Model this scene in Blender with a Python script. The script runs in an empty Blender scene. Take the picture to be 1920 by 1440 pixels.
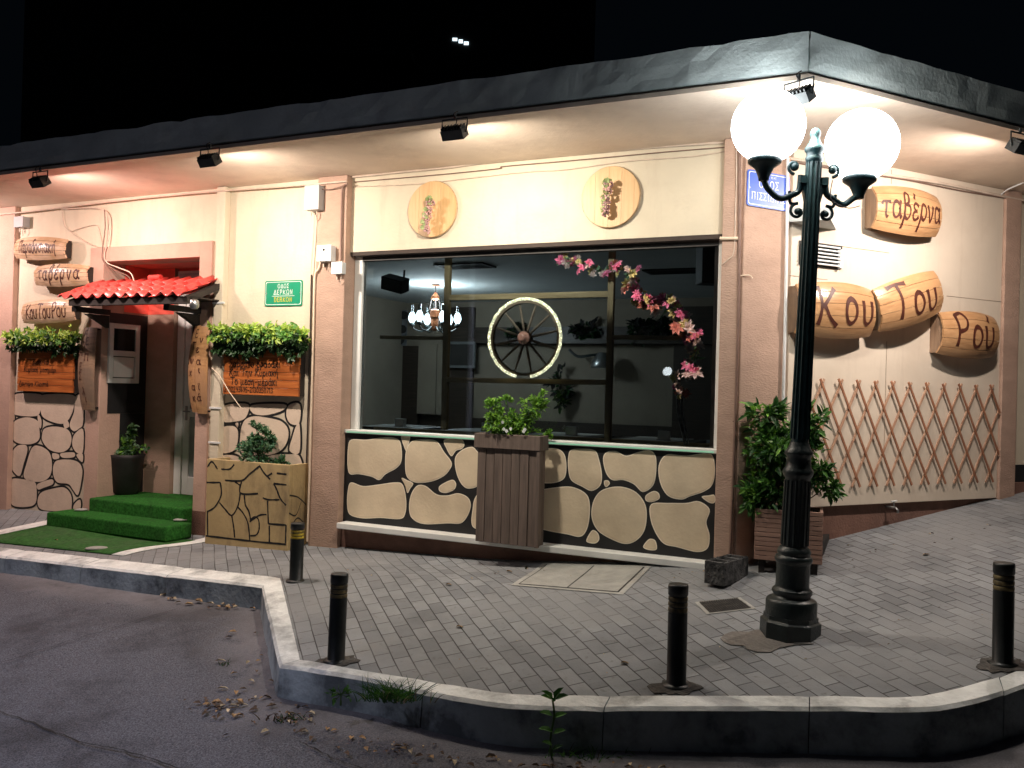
import bpy, bmesh, math, random
from mathutils import Vector, Matrix, noise
random.seed(7)
S = bpy.context.scene
COL = S.collection

# ------------------------------------------------------------------ camera
F = 1650.0
ROLL, PITCH = .0275, 7.5/1650
R0 = Vector((math.cos(ROLL), 0, math.sin(ROLL)))
U0 = Vector((-math.sin(ROLL), 0, math.cos(ROLL)))
W0 = Vector((0, 1, 0))
CW = W0*math.cos(PITCH) + U0*math.sin(PITCH)
CU = U0*math.cos(PITCH) - W0*math.sin(PITCH)
cam = bpy.data.cameras.new('camera')
camo = bpy.data.objects.new('camera', cam)
COL.objects.link(camo)
M = Matrix.Identity(4)
for i in range(3):
    M[i][0] = R0[i]; M[i][1] = CU[i]; M[i][2] = -CW[i]
camo.matrix_world = M
cam.sensor_width = 36
cam.lens = F/1920*36
cam.clip_start = .05
cam.clip_end = 400
S.camera = camo
# ------------------------------------------------------------------ night sky, exposure
world = bpy.data.worlds.new('World'); S.world = world
world.use_nodes = True
nt = world.node_tree
bg = nt.nodes['Background']
sky = nt.nodes.new('ShaderNodeTexSky')
sky.sky_type = 'NISHITA'; sky.sun_disc = False
sky.sun_elevation = math.radians(-9); sky.sun_rotation = math.radians(200)
mixs = nt.nodes.new('ShaderNodeMix'); mixs.data_type = 'RGBA'; mixs.blend_type = 'ADD'
mixs.inputs[0].default_value = 1
mixs.inputs[7].default_value = (.008, .013, .02, 1)
nt.links.new(sky.outputs[0], mixs.inputs[6])
nt.links.new(mixs.outputs[2], bg.inputs[0])
bg.inputs[1].default_value = .09
S.view_settings.view_transform = 'Standard'
S.view_settings.look = 'None'
S.view_settings.exposure = .28
S.view_settings.gamma = 1
S.render.engine = 'CYCLES'
FLOOD_W = 46.0
GLOBE_E = 11.0

# ------------------------------------------------------------------ frames of the two walls
def ray(px, py):
    return CW + R0*((px-960)/F) + CU*((720-py)/F)
CORNER = Vector((1.68162, 6.57333, 0))
XA = Vector((.90476897, -.42590271, 0)); YA = Vector((.42590271, .90476897, 0))
XB = Vector((.8911232, .45376144, 0));   YB = Vector((-.45376144, .8911232, 0))
class Frame:
    def __init__(s, X, Y, O):
        s.X, s.Y, s.O = X, Y, O
        s.M = Matrix(((X.x, Y.x, 0, O.x), (X.y, Y.y, 0, O.y), (X.z, Y.z, 1, O.z), (0, 0, 0, 1)))
        s.I = s.M.inverted()
    def at(s, px, py, y=0.0):
        d = ray(px, py); t = (s.O.dot(s.Y)+y)/d.dot(s.Y)
        return s.I @ (d*t)
    def loc(s, w): return s.I @ w
FA = Frame(XA, YA, CORNER); FB = Frame(XB, YB, CORNER)
FW = Frame(Vector((1, 0, 0)), Vector((0, 1, 0)), Vector((0, 0, 0)))
def A(px, py, y=0.0): return FA.at(px, py, y)
def B(px, py, y=0.0): return FB.at(px, py, y)
GN = Vector((-.0890991, -.11583623, 1)); GD = -2.19636570
def sst(a, b, v): v = max(0, min(1, (v-a)/(b-a))); return v*v*(3-2*v)
def dip(x, y):
    """the paving sags along wall A between the corner and the door"""
    v = Vector((x-CORNER.x, y-CORNER.y, 0)); s_ = -v.dot(XA); d_ = -v.dot(YA)
    return -.11*sst(-.15, 2.3, s_)*(1-sst(5.3, 7.2, s_))*(1-sst(.05, 1.0, d_))
def gz(x, y): return GD - GN.x*x - GN.y*y + dip(x, y)
def G(px, py, dz=0.0):
    d = ray(px, py); k = 0
    for _ in range(6): p = d*((GD+dz+k)/GN.dot(d)); k = dip(p.x, p.y)
    return p
def onZ(px, py, z):
    d = ray(px, py); return d*(z/d.z)
# road plane through three points
_a, _b, _c = Vector((-4.9, 8.4, -1.80)), Vector((.15, 4.6, -1.85)), Vector((2.7, 4.6, -1.66))
RN = (_b-_a).cross(_c-_a); RN /= RN.z; RD = RN.dot(_a)
def rz(x, y): return RD - RN.x*x - RN.y*y
def Rd(px, py, dz=0.0):
    d = ray(px, py); return d*((RD+dz)/RN.dot(d))

# ------------------------------------------------------------------ mesh builder
class MB:
    def __init__(s): s.v = []; s.f = []; s.m = []; s.sm = []
    def add(s, vs, fs, mi=0, smooth=False):
        b = len(s.v); s.v += [tuple(v) for v in vs]
        for f in fs: s.f.append([b+i for i in f]); s.m.append(mi); s.sm.append(smooth)
        return s
    def box(s, x0, x1, y0, y1, z0, z1, mi=0, M=None):
        x0, x1 = sorted((x0, x1)); y0, y1 = sorted((y0, y1)); z0, z1 = sorted((z0, z1))
        vs = [Vector(p) for p in ((x0,y0,z0),(x1,y0,z0),(x1,y1,z0),(x0,y1,z0),(x0,y0,z1),(x1,y0,z1),(x1,y1,z1),(x0,y1,z1))]
        if M is not None: vs = [M @ v for v in vs]
        return s.add(vs, [(0,3,2,1),(4,5,6,7),(0,1,5,4),(1,2,6,5),(2,3,7,6),(3,0,4,7)], mi)
    def prism(s, pts, d, mi=0):
        """closed polygon pts (3d) extruded by vector d"""
        n = len(pts); d = Vector(d); pts = [Vector(p) for p in pts]
        return s.add(pts+[p+d for p in pts], [tuple(range(n-1,-1,-1)), tuple(range(n,2*n))]+[(i,(i+1)%n,n+(i+1)%n,n+i) for i in range(n)], mi)
    def tube(s, pts, r, n=8, mi=0, cap=True, closed=False):
        pts = [Vector(p) for p in pts]; N = len(pts)
        rs = r if isinstance(r, (list, tuple)) else [r]*N
        rings = []; up = None
        for i, p in enumerate(pts):
            if closed: t = pts[(i+1) % N]-pts[i-1]
            else: t = pts[min(i+1, N-1)]-pts[max(i-1, 0)]
            if t.length < 1e-9: t = Vector((0,0,1))
            t.normalize()
            if up is None:
                up = Vector((0,0,1)) if abs(t.z) < .9 else Vector((1,0,0))
            a = t.cross(up)
            if a.length < 1e-4: a = t.cross(Vector((1,.3,0)))
            a.normalize(); b = a.cross(t); up = b if not closed else up
            rings.append([p+(a*math.cos(k*2*math.pi/n)+b*math.sin(k*2*math.pi/n))*rs[i] for k in range(n)])
        vs = [v for rg in rings for v in rg]; fs = []
        for i in range(N if closed else N-1):
            j = (i+1) % N
            for k in range(n): fs.append((i*n+k, i*n+(k+1)%n, j*n+(k+1)%n, j*n+k))
        s.add(vs, fs, mi, True)
        if cap and not closed:
            s.add(rings[0], [tuple(range(n))], mi); s.add(rings[-1], [tuple(range(n-1,-1,-1))], mi)
        return s
    def lathe(s, prof, n=24, c=(0,0,0), mi=0, smooth=True, M=None, phase=0):
        vs = []; fs = []
        for (r, z) in prof:
            for k in range(n):
                a = k*2*math.pi/n+phase; v = Vector((c[0]+r*math.cos(a), c[1]+r*math.sin(a), c[2]+z))
                vs.append(M @ v if M is not None else v)
        for i in range(len(prof)-1):
            for k in range(n): fs.append((i*n+k, i*n+(k+1)%n, (i+1)*n+(k+1)%n, (i+1)*n+k))
        s.add(vs, fs, mi, smooth)
        if prof[-1][0] > 1e-4: s.add(vs[-n:], [tuple(range(n))], mi)
        if prof[0][0] > 1e-4: s.add(vs[:n], [tuple(range(n-1,-1,-1))], mi)
        return s
    def sphere(s, c, r, n=16, mi=0, sc=(1,1,1)):
        m = n//2+1
        pr = [(max(1e-5, math.sin(math.pi*i/m)), -math.cos(math.pi*i/m)) for i in range(m+1)]
        M = Matrix.Translation(c) @ Matrix.Diagonal((r*sc[0], r*sc[1], r*sc[2], 1))
        return s.lathe(pr, n, mi=mi, M=M)
    def mesh(s, name, mats):
        me = bpy.data.meshes.new(name); me.from_pydata(s.v, [], s.f)
        for m in (mats if isinstance(mats, (list, tuple)) else [mats]): me.materials.append(m)
        me.polygons.foreach_set('material_index', s.m); me.polygons.foreach_set('use_smooth', s.sm)
        me.update(); return me

def tag(o, label=None, cat=None, group=None, kind=None):
    if label: o['label'] = label
    if cat: o['category'] = cat
    if group: o['group'] = group
    if kind: o['kind'] = kind
    return o
def thing(name, label, cat, M=None, group=None):
    o = bpy.data.objects.new(name, None); COL.objects.link(o); o.empty_display_size = .1
    if M is not None: o.matrix_world = M
    return tag(o, label, cat, group)
def part(name, mb, mats, parent=None, bevel=0, M=None, label=None):
    me = mb.mesh(name, mats); o = bpy.data.objects.new(name, me); COL.objects.link(o)
    if parent is not None: o.parent = parent
    if M is not None: o.matrix_local = M
    if bevel:
        b = o.modifiers.new('bevel', 'BEVEL'); b.width = bevel; b.segments = 2; b.limit_method = 'ANGLE'; b.angle_limit = .6
    if label: o['label'] = label
    return o
def copy_tree(o, parent=None):
    c = o.copy(); COL.objects.link(c)
    if parent is not None: c.parent = parent
    for ch in list(o.children): copy_tree(ch, c)
    return c
def T(x, y, z): return Matrix.Translation((x, y, z))
def RX(a): return Matrix.Rotation(a, 4, 'X')
def RY(a): return Matrix.Rotation(a, 4, 'Y')
def RZ(a): return Matrix.Rotation(a, 4, 'Z')

# ------------------------------------------------------------------ materials
def mat(name, c, rough=.8, var=.12, scale=6, bump=.0, bscale=60, metal=0, c2=None, stretch=(1,1,1), emit=None, es=0, spec=.5, detail=6, pos=(.35,.65), coat=0, gen=False):
    m = bpy.data.materials.new(name); m.use_nodes = True; n = m.node_tree.nodes; l = m.node_tree.links
    p = n['Principled BSDF']; p.inputs['Roughness'].default_value = rough; p.inputs['Metallic'].default_value = metal
    p.inputs['Specular IOR Level'].default_value = spec; p.inputs['Coat Weight'].default_value = coat
    tc = n.new('ShaderNodeTexCoord'); mp = n.new('ShaderNodeMapping'); l.new(tc.outputs['Object'], mp.inputs[0]); mp.inputs['Scale'].default_value = stretch
    no = n.new('ShaderNodeTexNoise'); no.inputs['Scale'].default_value = scale; no.inputs['Detail'].default_value = detail; no.inputs['Roughness'].default_value = .6
    l.new(mp.outputs[0], no.inputs['Vector'])
    cr = n.new('ShaderNodeValToRGB'); cr.color_ramp.elements[0].position = pos[0]; cr.color_ramp.elements[1].position = pos[1]
    a = c2 if c2 else tuple(x*(1-var*2) for x in c)
    b = c if c2 else tuple(min(1, x*(1+var)) for x in c)
    cr.color_ramp.elements[0].color = (*a, 1); cr.color_ramp.elements[1].color = (*b, 1)
    l.new(no.outputs['Fac'], cr.inputs[0]); l.new(cr.outputs[0], p.inputs['Base Color'])
    if bump:
        nb = n.new('ShaderNodeTexNoise'); nb.inputs['Scale'].default_value = bscale; nb.inputs['Detail'].default_value = 5
        l.new(mp.outputs[0], nb.inputs['Vector'])
        bp = n.new('ShaderNodeBump'); bp.inputs['Strength'].default_value = bump; bp.inputs['Distance'].default_value = .01
        l.new(nb.outputs['Fac'], bp.inputs['Height']); l.new(bp.outputs[0], p.inputs['Normal'])
    if emit: p.inputs['Emission Color'].default_value = (*emit, 1); p.inputs['Emission Strength'].default_value = es
    m['p'] = 1
    return m
def wood(name, c1, c2, axis='X', scale=5, rough=.45, bump=.15, coat=0, stain=None):
    st = {'X': (.7, 9, 9), 'Z': (9, 9, .7), 'Y': (9, .7, 9)}[axis]
    m = mat(name, c1, rough, scale=scale, bump=bump, bscale=22, c2=c2, stretch=st, pos=(.3, .7), coat=coat)
    if stain:
        n = m.node_tree.nodes; l = m.node_tree.links; p = n['Principled BSDF']
        src = p.inputs['Base Color'].links[0].from_socket
        no = n.new('ShaderNodeTexNoise'); no.inputs['Scale'].default_value = 5; no.inputs['Detail'].default_value = 3
        tc = n.new('ShaderNodeTexCoord'); l.new(tc.outputs['Object'], no.inputs['Vector'])
        r = n.new('ShaderNodeValToRGB'); r.color_ramp.elements[0].position = .45; r.color_ramp.elements[1].position = .62
        l.new(no.outputs['Fac'], r.inputs[0])
        mx = n.new('ShaderNodeMix'); mx.data_type = 'RGBA'; l.new(r.outputs[0], mx.inputs[0]); l.new(src, mx.inputs[6]); mx.inputs[7].default_value = (*stain, 1)
        l.new(mx.outputs[2], p.inputs['Base Color'])
    return m
def emis(name, c, s):
    m = bpy.data.materials.new(name); m.use_nodes = True; n = m.node_tree.nodes; l = m.node_tree.links
    n.clear(); o = n.new('ShaderNodeOutputMaterial'); e = n.new('ShaderNodeEmission'); e.inputs[0].default_value = (*c, 1); e.inputs[1].default_value = s
    l.new(e.outputs[0], o.inputs[0]); return m
def dirt(m, col, scale=1.3, lo=.5, hi=.75, amt=.6, stretch=(1,1,1)):
    """overlays irregular stains on a material's colour"""
    n = m.node_tree.nodes; l = m.node_tree.links; p = n['Principled BSDF']
    src = p.inputs['Base Color'].links[0].from_socket
    tc = n.new('ShaderNodeTexCoord'); mp = n.new('ShaderNodeMapping'); mp.inputs['Scale'].default_value = stretch; l.new(tc.outputs['Object'], mp.inputs[0])
    no = n.new('ShaderNodeTexNoise'); no.inputs['Scale'].default_value = scale; no.inputs['Detail'].default_value = 8; no.inputs['Roughness'].default_value = .65
    l.new(mp.outputs[0], no.inputs['Vector'])
    r = n.new('ShaderNodeMapRange'); r.inputs[1].default_value = lo; r.inputs[2].default_value = hi; r.inputs[4].default_value = amt
    l.new(no.outputs['Fac'], r.inputs[0])
    mx = n.new('ShaderNodeMix'); mx.data_type = 'RGBA'; l.new(r.outputs[0], mx.inputs[0]); l.new(src, mx.inputs[6]); mx.inputs[7].default_value = (*col, 1)
    l.new(mx.outputs[2], p.inputs['Base Color']); return m

CREAM = dirt(dirt(mat('cream_plaster', (.67,.59,.45), .85, .04, 1.5, .3, 35), (.48,.38,.28), 2.2, .52, .82, .4), (.45,.36,.27), 3, .54, .75, .35, (2.5,2.5,.35))
CREAM2 = dirt(dirt(mat('cream_board', (.66,.57,.46), .6, .03, 1.2, .1, 25), (.5,.40,.3), 1.7, .52, .8, .4), (.42,.34,.26), 3, .55, .75, .35, (2.5,2.5,.3))
TAN = dirt(mat('tan_stucco', (.46,.31,.235), .9, .06, 3, .55, 45, stretch=(1,1,2.5)), (.3,.19,.14), 2.5, .52, .8, .45)
PINK = dirt(mat('pink_stucco', (.54,.36,.28), .9, .05, 3, .4, 45), (.3,.2,.16), 2.5, .55, .8, .4)
BROWN = dirt(mat('brown_base', (.21,.11,.08), .9, .1, 5, .5, 50), (.07,.045,.04), 2, .45, .7, .5)
SOFFIT = dirt(mat('soffit_paint', (.74,.61,.49), .9, .04, 1.5, .3, 30), (.42,.31,.24), 1.6, .48, .75, .5)
FASCIA = dirt(mat('weathered_concrete', (.70,.78,.76), .95, .08, 6, .35, 40), (.25,.30,.30), 3, .5, .78, .6)
RED = mat('red_paint_bounce', (.92,.14,.10), .7, .08, 3, .2)  # red paint made brighter for light bounced off the canopy tiles
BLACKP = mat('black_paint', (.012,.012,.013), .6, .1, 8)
STONE = dirt(mat('stone_paint', (.70,.58,.41), .8, .05, 3, .2, 40), (.52,.40,.27), 3.5, .45, .75, .6)
STONEP = dirt(mat('stone_paint_pink', (.72,.58,.45), .8, .05, 3, .3, 40), (.52,.40,.30), 4, .5, .75, .5)
OUTL = mat('stone_outline', (.90,.80,.64), .8, .05, 3)
OCHRE = dirt(mat('ochre_paint', (.50,.37,.18), .85, .06, 3, .3, 30), (.14,.10,.06), 3.2, .52, .72, .75, (1,1,.35))
WHITE = dirt(mat('white_paint', (.78,.79,.76), .5, .04, 4), (.5,.5,.47), 3, .55, .8, .3)
WHITEP = mat('white_plastic', (.72,.73,.72), .45, .03, 4)
GREY = mat('grey_plastic', (.45,.46,.46), .5, .05, 4)
BEIGEP = mat('painted_pipe', (.74,.60,.45), .6, .06, 6)
DKPIPE = mat('brown_pipe', (.2,.12,.09), .6, .1, 6)
CABLE = mat('painted_cable', (.62,.5,.4), .7, .08, 8)
DCABLE = mat('dark_cable', (.05,.035,.03), .6, .08, 8)
IRON = mat('black_iron', (.016,.026,.026), .38, .2, 12, .3, 60, spec=.6)
LAMPG = mat('dark_green_iron', (.012,.038,.042), .42, .2, 10, .25, 50, spec=.5)
FLOODM = mat('floodlight_metal', (.05,.055,.055), .45, .15, 9)
DKWOOD = wood('dark_beam', (.03,.022,.018), (.012,.009,.008), 'X', rough=.7)
BARREL = wood('barrel_oak', (.54,.32,.16), (.35,.18,.08), 'X', 4, .28, .1, coat=.5, stain=(.44,.25,.12))
BARRELP = wood('barrel_oak_pale', (.72,.52,.36), (.54,.36,.22), 'X', 4, .3, .1, coat=.4, stain=(.5,.32,.18))
BARRELV = wood('barrel_oak_upright', (.55,.31,.14), (.36,.18,.08), 'Z', 5, .35, .1, coat=.3, stain=(.42,.23,.12))
BARRELD = wood('barrel_oak_worn', (.33,.22,.14), (.2,.125,.08), 'Z', 5, .5, .1, stain=(.2,.14,.1))
DISCW = wood('disc_oak', (.70,.45,.22), (.56,.33,.14), 'Z', 3.5, .45, .08)
ORW = wood('orange_board', (.60,.19,.05), (.28,.07,.018), 'X', 4, .35, .15, coat=.4)
PLW = wood('brown_planter_wood', (.19,.14,.115), (.10,.075,.062), 'Z', 4, .65, .2)
PLW2 = wood('pink_planter_wood', (.42,.25,.19), (.26,.15,.11), 'X', 4, .7, .2)
TIMB = wood('window_timber', (.50,.36,.20), (.24,.16,.08), 'X', 4, .7, .25)
TIMBV = wood('window_timber_upright', (.42,.30,.16), (.2,.13,.07), 'Z', 4, .7, .25)
LATT = wood('trellis_wood', (.42,.19,.10), (.22,.09,.05), 'Z', 3, .6, .2)
LATT2 = wood('trellis_wood_pale', (.52,.33,.22), (.36,.19,.12), 'Z', 3, .6, .2)
WHEELW = wood('wheel_wood', (.34,.24,.17), (.17,.11,.08), 'X', 4, .6, .2)
LETTER = mat('letter_paint', (.075,.02,.012), .5, .2, 20)
LETTERB = mat('letter_black', (.02,.012,.01), .5, .2, 20)
CARPET = dirt(mat('green_carpet', (.05,.23,.04), 1, .25, 45, 1.0, 240, c2=(.02,.10,.018), spec=.1), (.03,.06,.025), 4, .5, .7, .6)
CARPET2 = dirt(mat('green_mat', (.05,.15,.04), 1, .2, 30, .6, 240, spec=.1), (.10,.13,.08), 2.5, .45, .75, .6)
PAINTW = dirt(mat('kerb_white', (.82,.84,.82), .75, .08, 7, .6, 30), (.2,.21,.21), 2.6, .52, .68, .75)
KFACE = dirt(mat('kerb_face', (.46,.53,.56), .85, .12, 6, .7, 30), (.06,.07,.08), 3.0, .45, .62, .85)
CONC = dirt(mat('light_concrete', (.40,.40,.37), .9, .12, 5, .5, 40), (.2,.2,.19), 3, .45, .7, .6)
DCONC = mat('dark_block', (.10,.10,.10), .95, .5, 14, 1.0, 45, c2=(.012,.013,.014))
GRATE = mat('grate_iron', (.09,.085,.08), .6, .3, 20, metal=.5)
CHROME = mat('dull_metal', (.35,.36,.36), .35, .1, 10, metal=.9)
YEL = dirt(mat('yellow_tape', (.62,.45,.03), .5, .15, 20), (.12,.09,.02), 14, .45, .6, .8)
RUB = mat('black_bollard', (.012,.015,.015), .42, .2, 10, .15, 30)
SIGNG = mat('sign_green', (.01,.27,.14), .35, .06, 6)
SIGNB = mat('sign_blue', (.035,.12,.60), .4, .12, 6)
SIGNW = mat('sign_white', (.82,.85,.82), .5, .03, 6)
SIGNY = mat('sign_yellow', (.75,.55,.02), .5, .03, 6)
TILE = dirt(mat('red_tile', (.82,.07,.06), .33, .12, 8, .15, 30, coat=.3), (.45,.03,.02), 5, .5, .7, .6)
POT = mat('dark_pot', (.014,.012,.012), .6, .2, 8)
SOIL = mat('soil', (.04,.028,.02), 1, .4, 30, .8)
GLOBE = emis('globe_glow', (.93,.98,1.0), GLOBE_E)
INWALL = dirt(mat('room_wall', (.25,.215,.165), .9, .06, 2, .1), (.2,.17,.14), 1.5, .5, .8, .5)
INCEIL = mat('room_ceiling', (.54,.57,.56), .9, .03, 2)
DARKIN = mat('dark_interior', (.022,.02,.018), .7, .2, 3)
INWOOD = wood('dark_room_wood', (.05,.035,.025), (.02,.015,.01), 'X')
CLOTH = mat('white_cloth', (.6,.6,.58), .9, .05, 8)
def glass(name, tint=(.9,.95,.95), refl=.06):
    m = bpy.data.materials.new(name); m.use_nodes = True; n = m.node_tree.nodes; l = m.node_tree.links
    n.clear(); o = n.new('ShaderNodeOutputMaterial'); t = n.new('ShaderNodeBsdfTransparent'); t.inputs[0].default_value = (*tint, 1)
    g = n.new('ShaderNodeBsdfGlossy'); g.inputs['Roughness'].default_value = .01
    fr = n.new('ShaderNodeFresnel'); fr.inputs[0].default_value = 1.5
    mx = n.new('ShaderNodeMixShader'); l.new(fr.outputs[0], mx.inputs[0]); l.new(t.outputs[0], mx.inputs[1]); l.new(g.outputs[0], mx.inputs[2]); l.new(mx.outputs[0], o.inputs[0])
    return m
GLASS = glass('window_glass', (.80,.86,.88))
def leafmat(name, c, tr=.25, rough=.45):
    m = mat(name, c, rough, .25, 25, spec=.4)
    n = m.node_tree.nodes; l = m.node_tree.links; p = n['Principled BSDF']
    t = n.new('ShaderNodeBsdfTranslucent'); t.inputs[0].default_value = (c[0]*1.2, c[1]*1.3, c[2]*.8, 1)
    mx = n.new('ShaderNodeMixShader'); mx.inputs[0].default_value = tr
    l.new(p.outputs[0], mx.inputs[1]); l.new(t.outputs[0], mx.inputs[2]); l.new(mx.outputs[0], n['Material Output'].inputs[0]); return m
LF1 = leafmat('leaf_bright', (.16,.34,.05)); LF2 = leafmat('leaf_mid', (.07,.19,.035)); LF3 = leafmat('leaf_dark', (.025,.085,.02))
IV1 = leafmat('ivy_bright', (.42,.58,.10)); IV2 = leafmat('ivy_mid', (.16,.36,.08)); IV3 = leafmat('ivy_dark', (.02,.06,.015), .1)
BSH = leafmat('blue_leaf', (.08,.20,.11)); BSH2 = leafmat('blue_leaf_pale', (.20,.34,.20))
PKA = leafmat('petal_pink', (.85,.22,.40)); PKB = leafmat('petal_pale', (.88,.62,.62)); PKC = leafmat('petal_yellow', (.82,.66,.32)); PKD = leafmat('petal_rust', (.72,.25,.20))
STEM = mat('stem', (.07,.05,.03), .9, .2, 20); GSTEM = mat('green_stem', (.06,.12,.03), .8, .2, 20)
DRY1 = mat('dry_leaf', (.42,.26,.12), .8, .3, 20); DRY2 = mat('dry_leaf_pale', (.55,.44,.28), .8, .3, 20); DRY3 = mat('dry_leaf_dark', (.12,.07,.04), .8, .3, 20)
GRAPE = mat('grape_rose', (.62,.36,.34), .35, .2, 30); GRAPEL = leafmat('grape_leaf', (.42,.50,.24))

def leaf(mb, p, d, nrm, L, W, mi, fold=.25):
    d = d.normalized(); s = d.cross(nrm)
    if s.length < 1e-3: s = d.cross(Vector((.3,.5,.8)))
    s.normalize(); u = s.cross(d)
    a = p; b = p+d*L*.35; c = p+d*L*.75-u*L*.06; e = p+d*L-u*L*.15
    mb.add([a, b+s*W*.5+u*W*fold, b, b-s*W*.5+u*W*fold, c+s*W*.36+u*W*fold*.7, c, c-s*W*.36+u*W*fold*.7, e],
           [(0,2,1),(0,3,2),(1,2,5,4),(2,3,6,5),(4,5,7),(5,6,7)], mi, False)
def rv(): 
    while True:
        v = Vector((random.uniform(-1,1), random.uniform(-1,1), random.uniform(-1,1)))
        if .05 < v.length < 1: return v.normalized()
def spline(pts, n=8, closed=False):
    pts = [Vector(p) for p in pts]; N = len(pts); out = []
    if N < 3 and not closed: return [pts[0].lerp(pts[-1], i/n) for i in range(n+1)]
    rg = range(N if closed else N-1)
    for i in rg:
        if closed: p0, p1, p2, p3 = pts[i-1], pts[i], pts[(i+1)%N], pts[(i+2)%N]
        else: p0, p1, p2, p3 = pts[max(i-1,0)], pts[i], pts[i+1], pts[min(i+2,N-1)]
        for k in range(n):
            t = k/n
            out.append(.5*((2*p1)+(p2-p0)*t+(2*p0-5*p1+4*p2-p3)*t*t+(3*p1-p0-3*p2+p3)*t*t*t))
    if not closed: out.append(pts[-1])
    return out
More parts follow.
